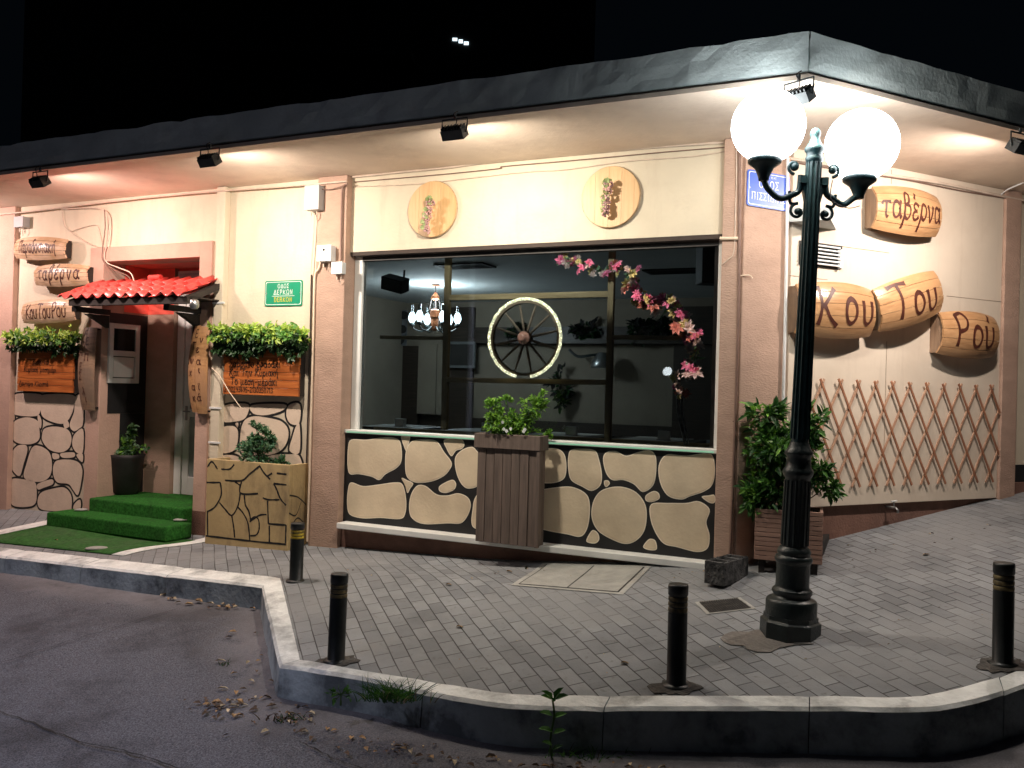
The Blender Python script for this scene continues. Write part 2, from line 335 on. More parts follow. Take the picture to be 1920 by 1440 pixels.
# ------------------------------------------------------------------ brush lettering
def arc(cx, cy, rx, ry, a0, a1, n=8):
    return [(cx+rx*math.cos(math.radians(a0+(a1-a0)*i/n)), cy+ry*math.sin(math.radians(a0+(a1-a0)*i/n))) for i in range(n+1)]
GL = {
 'α': (.62, [arc(.27,.3,.22,.3,40,360,10)+[(.50,.12),(.62,0)], [(.55,.6),(.46,.3)]]),
 'β': (.58, [[(.08,-.35),(.12,.3),(.16,.8),(.3,1.0),(.46,.88),(.4,.62),(.24,.52)], [(.24,.52),(.48,.45),(.52,.22),(.36,0),(.16,.06)]]),
 'γ': (.55, [[(.02,.6),(.14,.55),(.27,.05)], [(.52,.6),(.27,.05),(.24,-.35)]]),
 'δ': (.58, [arc(.28,.27,.22,.27,0,360,12), [(.46,.95),(.22,.92),(.24,.72),(.46,.45),(.50,.3)]]),
 'ε': (.5, [[(.46,.52),(.26,.6),(.1,.48),(.22,.33),(.34,.32)], [(.24,.32),(.07,.2),(.12,.03),(.3,0),(.47,.1)]]),
 'ζ': (.5, [[(.1,.95),(.42,.92),(.12,.5),(.1,.12),(.4,-.02),(.36,-.25)]]),
 'η': (.6, [[(.06,.6),(.1,0)], [(.1,.4),(.28,.6),(.45,.5),(.45,.1),(.47,-.3)]]),
 'ι': (.28, [[(.1,.6),(.1,.12),(.22,0)]]),
 'κ': (.55, [[(.1,.62),(.1,0)], [(.48,.6),(.14,.3),(.28,.2),(.5,0)]]),
 'λ': (.55, [[(.1,.95),(.2,.9),(.48,0)], [(.28,.5),(.05,0)]]),
 'μ': (.65, [[(.1,.6),(.1,0),(.06,-.35)], [(.1,.15),(.25,.02),(.45,.15)], [(.45,.6),(.46,.1),(.6,0)]]),
 'ν': (.55, [[(.05,.6),(.25,0),(.48,.6)]]),
 'ο': (.56, [arc(.27,.3,.22,.3,90,450,14)]),
 'π': (.66, [[(.02,.52),(.2,.6),(.62,.58)], [(.2,.58),(.15,0)], [(.45,.58),(.45,.1),(.55,0)]]),
 'ρ': (.58, [[(.05,-.38),(.1,.3),(.22,.58),(.42,.56),(.5,.3),(.36,.04),(.14,.12)]]),
 'σ': (.62, [arc(.27,.28,.22,.28,80,440,12)+[(.62,.58)]]),
 'τ': (.55, [[(.02,.5),(.12,.6),(.52,.58)], [(.27,.58),(.25,.12),(.38,0)]]),
 'υ': (.56, [[(.05,.6),(.08,.15),(.25,0),(.45,.15),(.48,.6)]]),
 'χ': (.55, [[(.06,.6),(.2,.4),(.48,-.25)], [(.5,.6),(.05,-.25)]]),
 'Κ': (.78, [[(.12,1),(.15,.5),(.08,0)], [(.68,.95),(.2,.45)], [(.24,.5),(.45,.2),(.74,0)]]),
 'Τ': (.75, [[(.02,.95),(.35,.98),(.74,.93)], [(.38,.95),(.40,.5),(.33,0)]]),
 'Ρ': (.66, [[(.15,0),(.17,.5),(.12,.95)], [(.12,.95),(.4,1.03),(.6,.8),(.5,.52),(.18,.42)]]),
 'Π': (.74, [[(.1,0),(.1,.98)], [(.05,.98),(.65,.96)], [(.6,.96),(.6,0)]]),
 'Σ': (.62, [[(.55,.98),(.06,1),(.38,.52),(.04,.02),(.58,.04)]]),
 'Δ': (.74, [[(.34,1),(.04,.02),(.68,.02),(.34,1)]]),
 'Ε': (.56, [[(.5,.98),(.1,.96),(.1,.02),(.52,.04)], [(.1,.5),(.4,.52)]]),
 'Μ': (.8, [[(.06,0),(.14,1),(.38,.4),(.62,1),(.7,0)]]),
 'Η': (.7, [[(.1,0),(.1,1)], [(.6,0),(.6,1)], [(.1,.5),(.6,.5)]]),
 'Λ': (.7, [[(.04,0),(.34,1),(.64,0)]]),
 'Ν': (.72, [[(.1,0),(.1,1),(.6,0),(.6,1)]]),
 'Ι': (.3, [[(.15,0),(.15,1)]]),
 'Α': (.72, [[(.04,0),(.34,1),(.66,0)], [(.16,.34),(.53,.34)]]),
 'Ο': (.8, [arc(.37,.5,.32,.5,90,450,20)]),
 'Ω': (.8, [[(.04,.02),(.28,.02),(.28,.15)]+arc(.38,.58,.32,.42,235,-55,16)+[(.5,.02),(.74,.02)]]),
 'D': (.74, [[(.1,0),(.1,1),(.35,.98),(.6,.75),(.64,.5),(.6,.25),(.35,.02),(.1,0)]]),
 'R': (.72, [[(.1,0),(.1,1),(.42,1),(.58,.88),(.58,.64),(.42,.52),(.1,.5)], [(.35,.5),(.64,0)]]),
 '0': (.58, [arc(.27,.45,.2,.45,90,450,14)]), '1': (.4, [[(.06,.7),(.24,.92),(.24,0)]]),
 '2': (.56, [[(.06,.7),(.15,.88),(.38,.88),(.42,.64),(.06,.02),(.5,.04)]]),
 '3': (.54, [[(.06,.82),(.28,.92),(.44,.72),(.2,.5),(.46,.35),(.38,.05),(.06,.08)]]),
 '5': (.54, [[(.46,.9),(.12,.9),(.08,.5),(.36,.55),(.46,.25),(.3,0),(.06,.06)]]),
 '6': (.54, [[(.42,.9),(.14,.6),(.08,.2),(.28,0),(.46,.22),(.3,.46),(.1,.3)]]),
 '7': (.52, [[(.05,.9),(.48,.9),(.18,0)]]),
 '9': (.54, [[(.44,.62),(.26,.45),(.08,.68),(.26,.92),(.44,.7),(.4,.3),(.2,0)]]),
 '-': (.45, [[(.05,.38),(.38,.4)]]), ' ': (.38, []), 'ϊ': (.3, [[(.1,.6),(.1,.12),(.22,0)], [(0,.82),(.03,.78)], [(.2,.82),(.23,.78)]]),
}
for a, b in (('ά','α'),('έ','ε'),('ή','η'),('ί','ι'),('ύ','υ'),('ό','ο')):
    adv, st = GL[b]; GL[a] = (adv, st+[[(adv*.42,.78),(adv*.62,.98)]])
for a, b in (('E','Ε'),('K','Κ'),('O','Ο'),('N','Ν')): GL[a] = GL[b]
STRAIGHT = set('EKN')|set('ΚΤΡΠΣΔΕΜΗΛΝΙΑDR')
def text_width(s, sp=.06): return sum(GL[c][0]+sp for c in s)-sp
def write(mb, s, f, h, w=.1, x0=0, y0=0, sp=.06, mi=0, sans=False, jit=0, align='l', sx=1, th=.0012):
    """f(u, v, lift) -> point on the surface; h = cap height; w = stroke width / h"""
    if align == 'c': x0 = x0-text_width(s, sp)*h*sx/2
    x = x0; ks = 0
    for c in s:
        adv, sts = GL[c]
        jy = random.uniform(-jit, jit); jr = random.uniform(-jit, jit)*1.2; js = 1+random.uniform(-jit, jit)
        for st in sts:
            ks += 1; lf = th+(ks % 6)*.00025
            if sans and c in STRAIGHT: P = []; [P.extend([Vector((*a, 0)), Vector((*a, 0)).lerp(Vector((*b, 0)), .5)]) for a, b in zip(st[:-1], st[1:])]; P.append(Vector((*st[-1], 0)))
            else: P = spline([(*a, 0) for a in st], 4 if len(st) > 5 else 6)
            n = len(P); L = []; Rr = []
            for i, p in enumerate(P):
                t = P[min(i+1, n-1)]-P[max(i-1, 0)]
                if t.length < 1e-6: t = Vector((1,0,0))
                t.normalize(); nn = Vector((-t.y, t.x, 0))
                k = i/(n-1)
                ww = w*.5*(1.0 if sans else (1.28-.85*math.sin(math.pi*min(1, max(0, k)))**.7*.55)*(1 if th else 1))
                q = p.copy()
                if i == 0: q = q-t*w*.25
                if i == n-1: q = q+t*w*.25
                if sans and 0 < i < n-1:
                    a = (P[i]-P[i-1]).normalized(); b = (P[i+1]-P[i]).normalized(); cs = max(.45, math.sqrt(max(.01, (1+a.dot(b))/2))); ww /= cs
                L.append(q+nn*ww); Rr.append(q-nn*ww)
            def tr(q):
                X = q.x*js; Y = q.y*js
                return (x+(X-Y*jr*.5)*h*sx, y0+(Y+X*jr+jy)*h)
            vs = []
            for a, b in zip(L, Rr):
                u, v = tr(a); vs.append(f(u, v, lf)); u, v = tr(b); vs.append(f(u, v, lf))
            mb.add(vs, [(2*i, 2*i+1, 2*i+3, 2*i+2) for i in range(n-1)], mi, True)
        x += (adv+sp)*h*sx
    return x-x0

# ================================================================== STRUCTURE: road, kerb, pavement
def polyline_dist(p, pl):
    best = 1e9
    for a, b in zip(pl[:-1], pl[1:]):
        ab = b-a; t = max(0, min(1, (p-a).dot(ab)/ab.length_squared)); best = min(best, (p-(a+ab*t)).length)
    return best
kin_px = [(525,1084),(562,1238),(693,1262),(828,1283),(955,1303),(1090,1306),(1232,1307),(1527,1307),(1735,1307),(1920,1255)]
kout_px = [(491,1099),(524,1249),(693,1276),(800,1300),(939,1323),(1070,1329),(1232,1329),(1527,1329),(1764,1329),(1920,1286)]
def xy(p): return Vector((p.x, p.y))
kin = [xy(G(*p)) for p in kin_px]; kout = [xy(G(*p)) for p in kout_px]
def sm2(pl): return [xy(v) for v in spline([Vector((q.x, q.y, 0)) for q in pl], 4)]
kin = [kin[0]]+sm2(kin[1:]); kout = [kout[0]]+sm2(kout[1:])
# extend to the left along wall A and to the right
lA = Vector((-XA.x, -XA.y))
kin = [kin[0]+lA*12] + kin; kout = [kout[0]+lA*12] + kout
kin.append(kin[-1]+(kin[-1]-kin[-2]).normalized()*9); kout.append(kout[-1]+(kin[-1]-kin[-2]).normalized()*9)

def asphalt():
    m = mat('asphalt', (.165,.165,.185), .88, .3, 110, .55, 230, c2=(.035,.035,.042), detail=8, spec=.35)
    n = m.node_tree.nodes; l = m.node_tree.links; p = n['Principled BSDF']
    src = p.inputs['Base Color'].links[0].from_socket
    at = n.new('ShaderNodeAttribute'); at.attribute_name = 'dust'
    tc = n.new('ShaderNodeTexCoord'); no = n.new('ShaderNodeTexNoise'); no.inputs['Scale'].default_value = 2.2; no.inputs['Detail'].default_value = 10; no.inputs['Roughness'].default_value = .7
    l.new(tc.outputs['Object'], no.inputs[0])
    ma = n.new('ShaderNodeMath'); ma.operation = 'ADD'; l.new(at.outputs['Fac'], ma.inputs[0]); l.new(no.outputs['Fac'], ma.inputs[1])
    r = n.new('ShaderNodeMapRange'); r.inputs[1].default_value = .85; r.inputs[2].default_value = 1.25; r.inputs[4].default_value = .8; l.new(ma.outputs[0], r.inputs[0])
    mx = n.new('ShaderNodeMix'); mx.data_type = 'RGBA'; l.new(r.outputs[0], mx.inputs[0]); l.new(src, mx.inputs[6]); mx.inputs[7].default_value = (.30,.28,.29,1)
    # oil and damp stains
    no2 = n.new('ShaderNodeTexNoise'); no2.inputs['Scale'].default_value = 1.1; no2.inputs['Detail'].default_value = 9; no2.inputs['Roughness'].default_value = .7; l.new(tc.outputs['Object'], no2.inputs[0])
    r2 = n.new('ShaderNodeMapRange'); r2.inputs[1].default_value = .47; r2.inputs[2].default_value = .62; r2.inputs[4].default_value = .65; l.new(no2.outputs['Fac'], r2.inputs[0])
    mx2 = n.new('ShaderNodeMix'); mx2.data_type = 'RGBA'; l.new(r2.outputs[0], mx2.inputs[0]); l.new(mx.outputs[2], mx2.inputs[6]); mx2.inputs[7].default_value = (.022,.02,.022,1)
    l.new(mx2.outputs[2], p.inputs['Base Color'])
    return m
ASPH = asphalt()
CRACK = mat('crack_fill', (.012,.012,.013), .9, .2, 20)
# road: fine grid near the kerb, coarse beyond
me = bpy.data.meshes.new('road'); bmr = bmesh.new()
gxs = [-60,-30,-16,-10]+[-8+.14*i for i in range(0, 93)]+[7,10,16,30,60]
gys = [-60,-30,-12,-4,-1,1]+[2.0+.14*i for i in range(0, 75)]+[14,20,40,80]
grid = {}
dl = bmr.verts.layers.float.new('dust')
for i, x in enumerate(gxs):
    for j, y in enumerate(gys):
        cl = max(-9, min(9, x)); cy = max(0, min(14, y))
        z = rz(cl, cy)
        if -8 <= x <= 5 and 2 <= y <= 12: z += .012*noise.noise(Vector((x*1.3, y*1.3, 0)))+.004*noise.noise(Vector((x*6, y*6, 3)))
        v = bmr.verts.new((x, y, z)); grid[i, j] = v
        dk = polyline_dist(Vector((x, y)), kout) if abs(x) < 12 and y < 14 else 5
        v[dl] = max(0, .70-dk*.85)
for i in range(len(gxs)-1):
    for j in range(len(gys)-1):
        bmr.faces.new((grid[i,j], grid[i+1,j], grid[i+1,j+1], grid[i,j+1])).smooth = True
bmr.to_mesh(me); me.materials.append(ASPH)
road = bpy.data.objects.new('road', me); COL.objects.link(road); tag(road, kind='structure')
# tar filled cracks
mb = MB()
def ribbon(pts, w, dz, mi=0, jag=.01):
    P = spline(pts, 8); vs = []
    for i, p in enumerate(P):
        t = (P[min(i+1, len(P)-1)]-P[max(i-1, 0)]).normalized(); s = Vector((-t.y, t.x, 0)); ww = w*random.uniform(.4, 1.2)
        off = random.uniform(-jag, jag)
        vs += [p+s*(off+ww)+Vector((0,0,dz)), p+s*(off-ww)+Vector((0,0,dz))]
    mb.add(vs, [(2*i, 2*i+1, 2*i+3, 2*i+2) for i in range(len(P)-1)], mi)
for pl, w in (([(-40,1325),(60,1360),(150,1395),(240,1415),(330,1445),(460,1500)], .006), ([(560,1395),(620,1425),(690,1452),(780,1500)], .005), ([(0,1248),(100,1215),(200,1185),(330,1145)], .004)):
    ribbon([Rd(*p) for p in pl], w, .017)
cr = part('road_crack', mb, CRACK); tag(cr, kind='structure')

# pavement with running bond blocks
def paving():
    m = bpy.data.materials.new('paving_blocks'); m.use_nodes = True; n = m.node_tree.nodes; l = m.node_tree.links; p = n['Principled BSDF']
    p.inputs['Roughness'].default_value = .78
    tc = n.new('ShaderNodeTexCoord'); mp = n.new('ShaderNodeMapping'); l.new(tc.outputs['Object'], mp.inputs[0]); mp.inputs['Rotation'].default_value = (0, 0, math.radians(71))
    wn = n.new('ShaderNodeTexNoise'); wn.inputs['Scale'].default_value = 1.6; wn.inputs['Detail'].default_value = 3; l.new(mp.outputs[0], wn.inputs[0])
    mv = n.new('ShaderNodeVectorMath'); mv.operation = 'MULTIPLY_ADD'; l.new(wn.outputs['Color'], mv.inputs[0]); mv.inputs[1].default_value = (.025,.025,0); l.new(mp.outputs[0], mv.inputs[2])
    def brick(mort):
        b = n.new('ShaderNodeTexBrick'); b.inputs['Scale'].default_value = 1; b.inputs['Brick Width'].default_value = .2; b.inputs['Row Height'].default_value = .1
        b.inputs['Mortar Size'].default_value = mort; b.inputs['Mortar Smooth'].default_value = .4; b.offset = .5; b.inputs['Bias'].default_value = -.15
        l.new(mv.outputs[0], b.inputs[0]); return b
    b = brick(.0042)
    b.inputs['Color1'].default_value = (.26,.275,.288,1); b.inputs['Color2'].default_value = (.165,.175,.188,1); b.inputs['Mortar'].default_value = (.045,.044,.045,1)
    no = n.new('ShaderNodeTexNoise'); no.inputs['Scale'].default_value = 1.4; no.inputs['Detail'].default_value = 9; no.inputs['Roughness'].default_value = .7; l.new(tc.outputs['Object'], no.inputs[0])
    r = n.new('ShaderNodeMapRange'); r.inputs[1].default_value = .3; r.inputs[2].default_value = .7; r.inputs[3].default_value = .72; r.inputs[4].default_value = 1.22; l.new(no.outputs['Fac'], r.inputs[0])
    hs = n.new('ShaderNodeMix'); hs.data_type = 'RGBA'; hs.blend_type = 'MULTIPLY'; hs.inputs[0].default_value = 1; l.new(b.outputs['Color'], hs.inputs[6]); l.new(r.outputs[0], hs.inputs[7])
    # worn, cement-filled patches where the joints vanish
    no3 = n.new('ShaderNodeTexNoise'); no3.inputs['Scale'].default_value = 1.0; no3.inputs['Detail'].default_value = 5; l.new(tc.outputs['Object'], no3.inputs[0])
    r3 = n.new('ShaderNodeMapRange'); r3.inputs[1].default_value = .47; r3.inputs[2].default_value = .62; r3.inputs[4].default_value = .8; l.new(no3.outputs['Fac'], r3.inputs[0])
    m3 = n.new('ShaderNodeMix'); m3.data_type = 'RGBA'; l.new(r3.outputs[0], m3.inputs[0]); l.new(hs.outputs[2], m3.inputs[6]); m3.inputs[7].default_value = (.24,.247,.252,1)
    # small dark spots
    no4 = n.new('ShaderNodeTexNoise'); no4.inputs['Scale'].default_value = 22; no4.inputs['Detail'].default_value = 3; l.new(tc.outputs['Object'], no4.inputs[0])
    r4 = n.new('ShaderNodeMapRange'); r4.inputs[1].default_value = .62; r4.inputs[2].default_value = .75; r4.inputs[4].default_value = .5; l.new(no4.outputs['Fac'], r4.inputs[0])
    m4 = n.new('ShaderNodeMix'); m4.data_type = 'RGBA'; l.new(r4.outputs[0], m4.inputs[0]); l.new(m3.outputs[2], m4.inputs[6]); m4.inputs[7].default_value = (.1,.095,.09,1)
    l.new(m4.outputs[2], p.inputs['Base Color'])
    nf = n.new('ShaderNodeTexNoise'); nf.inputs['Scale'].default_value = 90; nf.inputs['Detail'].default_value = 4; l.new(tc.outputs['Object'], nf.inputs[0])
    iv = n.new('ShaderNodeMath'); iv.operation = 'MULTIPLY_ADD'; l.new(b.outputs['Fac'], iv.inputs[0]); iv.inputs[1].default_value = -1; iv.inputs[2].default_value = 0
    ad = n.new('ShaderNodeMath'); ad.operation = 'MULTIPLY_ADD'; l.new(nf.outputs['Fac'], ad.inputs[0]); ad.inputs[1].default_value = .35; l.new(iv.outputs[0], ad.inputs[2])
    bp = n.new('ShaderNodeBump'); bp.inputs['Strength'].default_value = .7; bp.inputs['Distance'].default_value = .008; l.new(ad.outputs[0], bp.inputs['Height']); l.new(bp.outputs[0], p.inputs['Normal'])
    return m
PAVE = paving()
poly = kin + [Vector((16, 30)), Vector((-30, 30))]
bmp = bmesh.new(); bmp.faces.new([bmp.verts.new((p.x, p.y, 0)) for p in poly])
for i in range(46):
    q_ = CORNER+XA*(.4-.17*i); bmesh.ops.bisect_plane(bmp, geom=bmp.verts[:]+bmp.edges[:]+bmp.faces[:], plane_co=q_, plane_no=XA)
for i in range(11):
    q_ = CORNER+YA*(.05-.11*i); bmesh.ops.bisect_plane(bmp, geom=bmp.verts[:]+bmp.edges[:]+bmp.faces[:], plane_co=q_, plane_no=YA)
for v in bmp.verts: v.co.z = gz(v.co.x, v.co.y)
mep = bpy.data.meshes.new('pavement'); bmp.to_mesh(mep); mep.materials.append(PAVE); mep.polygons.foreach_set('use_smooth', [True]*len(mep.polygons))
pav = bpy.data.objects.new('pavement', mep); COL.objects.link(pav); tag(pav, kind='structure')

# kerb: separate stones with joints, chamfered edge
def resample(pl, qs):
    """points on polyline at arc-length fractions per segment index"""
    out = []
    for s in qs:
        i = int(min(s, len(pl)-1.0001)); out.append(pl[i].lerp(pl[i+1], s-i))
    return out
mb = MB()
cum = [0]
for i in range(len(kout)-1): cum.append(cum[-1]+(kout[i+1]-kout[i]).length)
def pair_at(s):
    i = 0
    while i < len(cum)-2 and cum[i+1] < s: i += 1
    t = (s-cum[i])/(cum[i+1]-cum[i]); return kin[i].lerp(kin[i+1], t), kout[i].lerp(kout[i+1], t)
cuts = []
for s0_, s1_ in ((0, cum[1]), (cum[1], cum[2]), (cum[2], cum[-1])):
    k = max(1, round((s1_-s0_)/.98)); cuts += [s0_+(s1_-s0_)*j/k for j in range(k)]
cuts.append(cum[-1])
for s0_, s1_ in zip(cuts[:-1], cuts[1:]):
    g0 = .0 if s0_ in (cum[1], cum[2]) else .003; ns = 10; vs = []; hj = random.uniform(-.003, .003)
    for q in range(ns+1):
        I, O = pair_at(s0_+g0+(s1_-s0_-g0-.003)*q/ns); wl = (O-I).normalized(); cut = .006 if q in (0, ns) else 0
        zt = lambda p: gz(p.x, p.y)+.006+hj-cut
        n1 = .005*noise.noise(Vector((O.x*9, O.y*9, 1)))+.004*noise.noise(Vector((O.x*30, O.y*30, 1))); n2 = .008*noise.noise(Vector((O.x*5, O.y*5, 5)))
        O1 = O-wl*(.014+abs(n1)+cut); O2 = O+wl*(.004+n1-cut); O3 = O+wl*(.022+n2-cut)
        vs += [(I.x, I.y, gz(I.x, I.y)-.2), (I.x, I.y, zt(I)), (O1.x, O1.y, zt(O1)+n1*.4), (O2.x, O2.y, zt(O2)-.016+n1), (O3.x, O3.y, rz(O3.x, O3.y)-.1)]
    for q in range(ns):
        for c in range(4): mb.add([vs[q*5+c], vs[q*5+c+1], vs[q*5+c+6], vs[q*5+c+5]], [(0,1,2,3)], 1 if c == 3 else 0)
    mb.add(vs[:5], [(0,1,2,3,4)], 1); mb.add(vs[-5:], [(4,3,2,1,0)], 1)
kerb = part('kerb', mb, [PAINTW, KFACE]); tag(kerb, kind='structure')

# ================================================================== THE TAVERN BUILDING
ZT = 1.915; ZB = -2.1
EB = T(CORNER.x, CORNER.y, -1.3); EI = EB.inverted()
bld = thing('tavern_building', 'low corner tavern with cream and pink walls, painted stone murals and a deep concrete eave', 'building', EB)
MA_ = EI @ FA.M; MB_ = EI @ FB.M
def X(px, py=700, y=0): return A(px, py, y).x
XL, XR = X(188), X(368)
xs = dict(far=-13.5, p0=X(24), sl=X(163), sr=X(391), p1l=X(590), p1r=A(641,700,-.03).x, wl=X(655), wr=A(1347,700,-.03).x)
def ap(name, boxes, m, bevel=0, label=None):
    mb = MB()
    for b in boxes: mb.box(*b)
    return part(name, mb, m, bld, bevel, MA_, label)
def bp(name, boxes, m, bevel=0, label=None):
    mb = MB()
    for b in boxes: mb.box(*b)
    return part(name, mb, m, bld, bevel, MB_, label)
# street front along wall A
ap('pillar', [(xs['far'], xs['p0'], -.03, .3, ZB, ZT)], PINK, .006)
ap('wall', [(xs['p0'], xs['sl'], .03, .3, ZB, ZT)], CREAM)
opz = 1.235; suz = A(300, 457).z
ap('door_surround', [(xs['sl'], XL, .0, .28, ZB, suz), (XR, xs['sr'], .0, .28, ZB, suz), (XL, XR, .0, .28, opz, suz)], PINK, .004)
ap('wall', [(xs['sl'], xs['sr'], .03, .3, suz, ZT), (xs['sr'], xs['p1l'], .03, .3, ZB, ZT)], CREAM)
ap('pillar', [(xs['p1l'], xs['p1r'], -.03, .3, ZB, ZT)], TAN, .006)
ap('pillar', [(xs['wr'], 0, -.03, .3, ZB, ZT)], TAN, .006)
wz1, wz0 = 1.215, -.445
ap('window_head_panel', [(xs['p1r'], xs['wr'], .05, .3, wz1, ZT)], CREAM)
ap('mural_wall', [(xs['p1r'], xs['wr'], .05, .3, -1.27, wz0-.012)], BLACKP)
ap('base_wall', [(xs['p1r'], xs['wr'], .02, .3, ZB, -1.34)], BROWN)
lx0, lx1 = A(632, 980, -.08).x, A(1336, 1050, -.08).x
ap('ledge', [(lx0, lx1, -.09, .12, -1.32, -1.268)], WHITE, .006)
# sill with a light strip
sx0, sx1 = xs['p1r']+.002, xs['wr']-.002
ap('window_sill', [(sx0, sx1, .028, .2, wz0-.01, wz0+.022)], WHITE, .004)
SGREEN = emis('sill_light_green', (.45,.95,.6), .4)
for a_, b_ in ((sx0+.03, A(885, 830, -.07).x), (A(1018, 840, -.07).x, sx1-.03)): ap('sill_light_strip', [(a_, b_, +.020, .0265, wz0-.004, wz0+.006)], SGREEN)
ap('head_shade_strip', [(sx0, sx1, .048, .118, wz1-.035, wz1-.001)], mat('head_shade_brown', (.05,.035,.028), .8))  # dark strip standing in for the shade under the window head
# wide shop window
wf = MB(); fx0, fx1 = xs['p1r']+.004, xs['wr']-.004
FRW = .085
wf.box(fx0, fx0+FRW, .12, .19, wz0+.022, wz1-.002)
win = part('window', wf, WHITE, bld, .004, MA_)
wf = MB(); wf.box(fx1-.05, fx1, .12, .19, wz0+.022, wz1-.002); part('window_jamb', wf, WHITE, win, .004)
wh = MB(); wh.box(fx0+FRW, fx1-.05, .12, .19, wz1-.075, wz1-.002); part('window_head', wh, mat('shaded_frame', (.05,.045,.04), .6), win)  # head rail coloured dark for the shade at the window top
g = MB(); g.box(fx0+FRW, fx1-.05, .150, .156, wz0+.024, wz1-.076); part('pane', g, GLASS, win)

# painted stone murals
def outline(pts, k=5): return spline([(p[0], p[1], 0) for p in pts], k, True)
def mural(name, polys, conv, y, line, mi_line, mi_fill, mats, grow=0, parent=bld, Mx=MA_):
    mb = MB()
    for j, pl in enumerate(polys):
        w = [conv(*p, y) for p in pl]
        P = spline([(v.x, 0, v.z) for v in w], 5, True)
        n = len(P)
        c = sum(P, Vector())/n
        def off(d):
            o = []
            for i in range(n):
                t = (P[(i+1) % n]-P[i-1]).normalized(); s = Vector((t.z, 0, -t.x))
                if s.dot(P[i]-c) < 0: s = -s
                o.append(P[i]+s*d)
            return o
        big = off(line)
        if mi_line is not None:
            mb.add([(p.x, y-.002-.0003*(j % 4), p.z) for p in big], [tuple(range(n))], mi_line)
        mb.add([(p.x, y-.004-.0003*(j % 4), p.z) for p in (off(-.008) if mi_line == 0 and line < .01 else P)], [tuple(range(n))], mi_fill)
    return part(name, mb, mats, parent, M=Mx)
c7 = lambda x, y: (620+x/2.4615, 760+y/2.4615)
S7 = [[(95,158),(165,158),(250,148),(310,155),(327,190),(328,255),(305,290),(255,318),(225,345),(190,330),(130,318),(90,318),(78,280),(80,200)],
[(325,145),(346,142),(368,145),(360,180),(350,212),(338,188)],
[(375,165),(430,158),(490,165),(525,215),(560,265),(545,305),(510,335),(450,355),(385,355),(350,325),(344,260),(350,205)],
[(525,158),(600,155),(618,180),(608,200),(580,210),(558,235),(535,200)],
[(600,210),(640,192),(668,200),(700,260),(690,360),(640,385),(605,365),(580,310),(574,245)],
[(95,355),(150,372),(220,365),(300,355),(335,368),(350,440),(345,500),(320,525),(230,520),(150,522),(90,505),(76,460),(80,390)],
[(328,335),(355,345),(382,360),(368,385),(355,405),(343,370)],
[(400,370),(440,372),(490,410),(540,415),(590,405),(635,425),(648,465),(630,515),(600,545),(540,545),(430,548),(375,520),(362,470),(372,410)],
[(505,370),(560,343),(580,362),(570,390),(530,405),(502,395)],
[(700,400),(665,430),(655,480),(650,540),(670,570),(760,590),(780,480)],
[(870,230),(940,210),(1010,197),(1060,205),(1085,240),(1088,310),(1070,345),(1020,360),(940,355),(860,340)],
[(1110,205),(1160,200),(1220,208),(1240,250),(1253,320),(1245,370),(1205,395),(1160,375),(1110,345),(1096,290),(1097,235)],
[(1275,215),(1320,212),(1365,232),(1420,215),(1475,208),(1502,240),(1502,320),(1485,375),(1440,400),(1400,365),(1350,345),(1300,345),(1270,310),(1257,245)],
[(1264,347),(1282,347),(1289,362),(1272,378),(1262,364)],
[(1560,225),(1640,232),(1740,220),(1768,245),(1774,310),(1760,370),(1720,400),(1660,420),(1620,435),(1560,420),(1525,370),(1512,300),(1525,250)],
[(1455,415),(1490,395),(1515,405),(1517,432),(1480,447),(1455,440)],
[(1712,422),(1745,415),(1772,414),(1773,448),(1748,450)],
[(900,400),(960,390),(1040,378),(1110,375),(1170,400),(1195,440),(1195,520),(1180,580),(1150,607),(1090,595),(1030,585),(960,570),(890,560)],
[(1240,400),(1290,378),(1350,376),(1410,400),(1450,450),(1460,510),(1448,580),(1410,625),(1360,640),(1300,620),(1235,580),(1205,520),(1210,450)],
[(1210,575),(1235,590),(1240,620),(1220,638),(1182,630),(1187,605)],
[(1475,615),(1500,625),(1505,665),(1470,668),(1442,655),(1455,630)],
[(1480,455),(1560,450),(1640,450),(1700,442),(1750,480),(1735,540),(1750,600),(1740,660),(1690,677),(1600,655),(1540,640),(1500,590),(1475,520)]]
mural('painted_stones', [[c7(*p) for p in s] for s in S7], lambda x, y, o: A(x, y, o), .05, -.0005, 0, 1, [OUTL, STONE])
c2_ = lambda x, y: (x*660/1901, 640+y*660/1901)
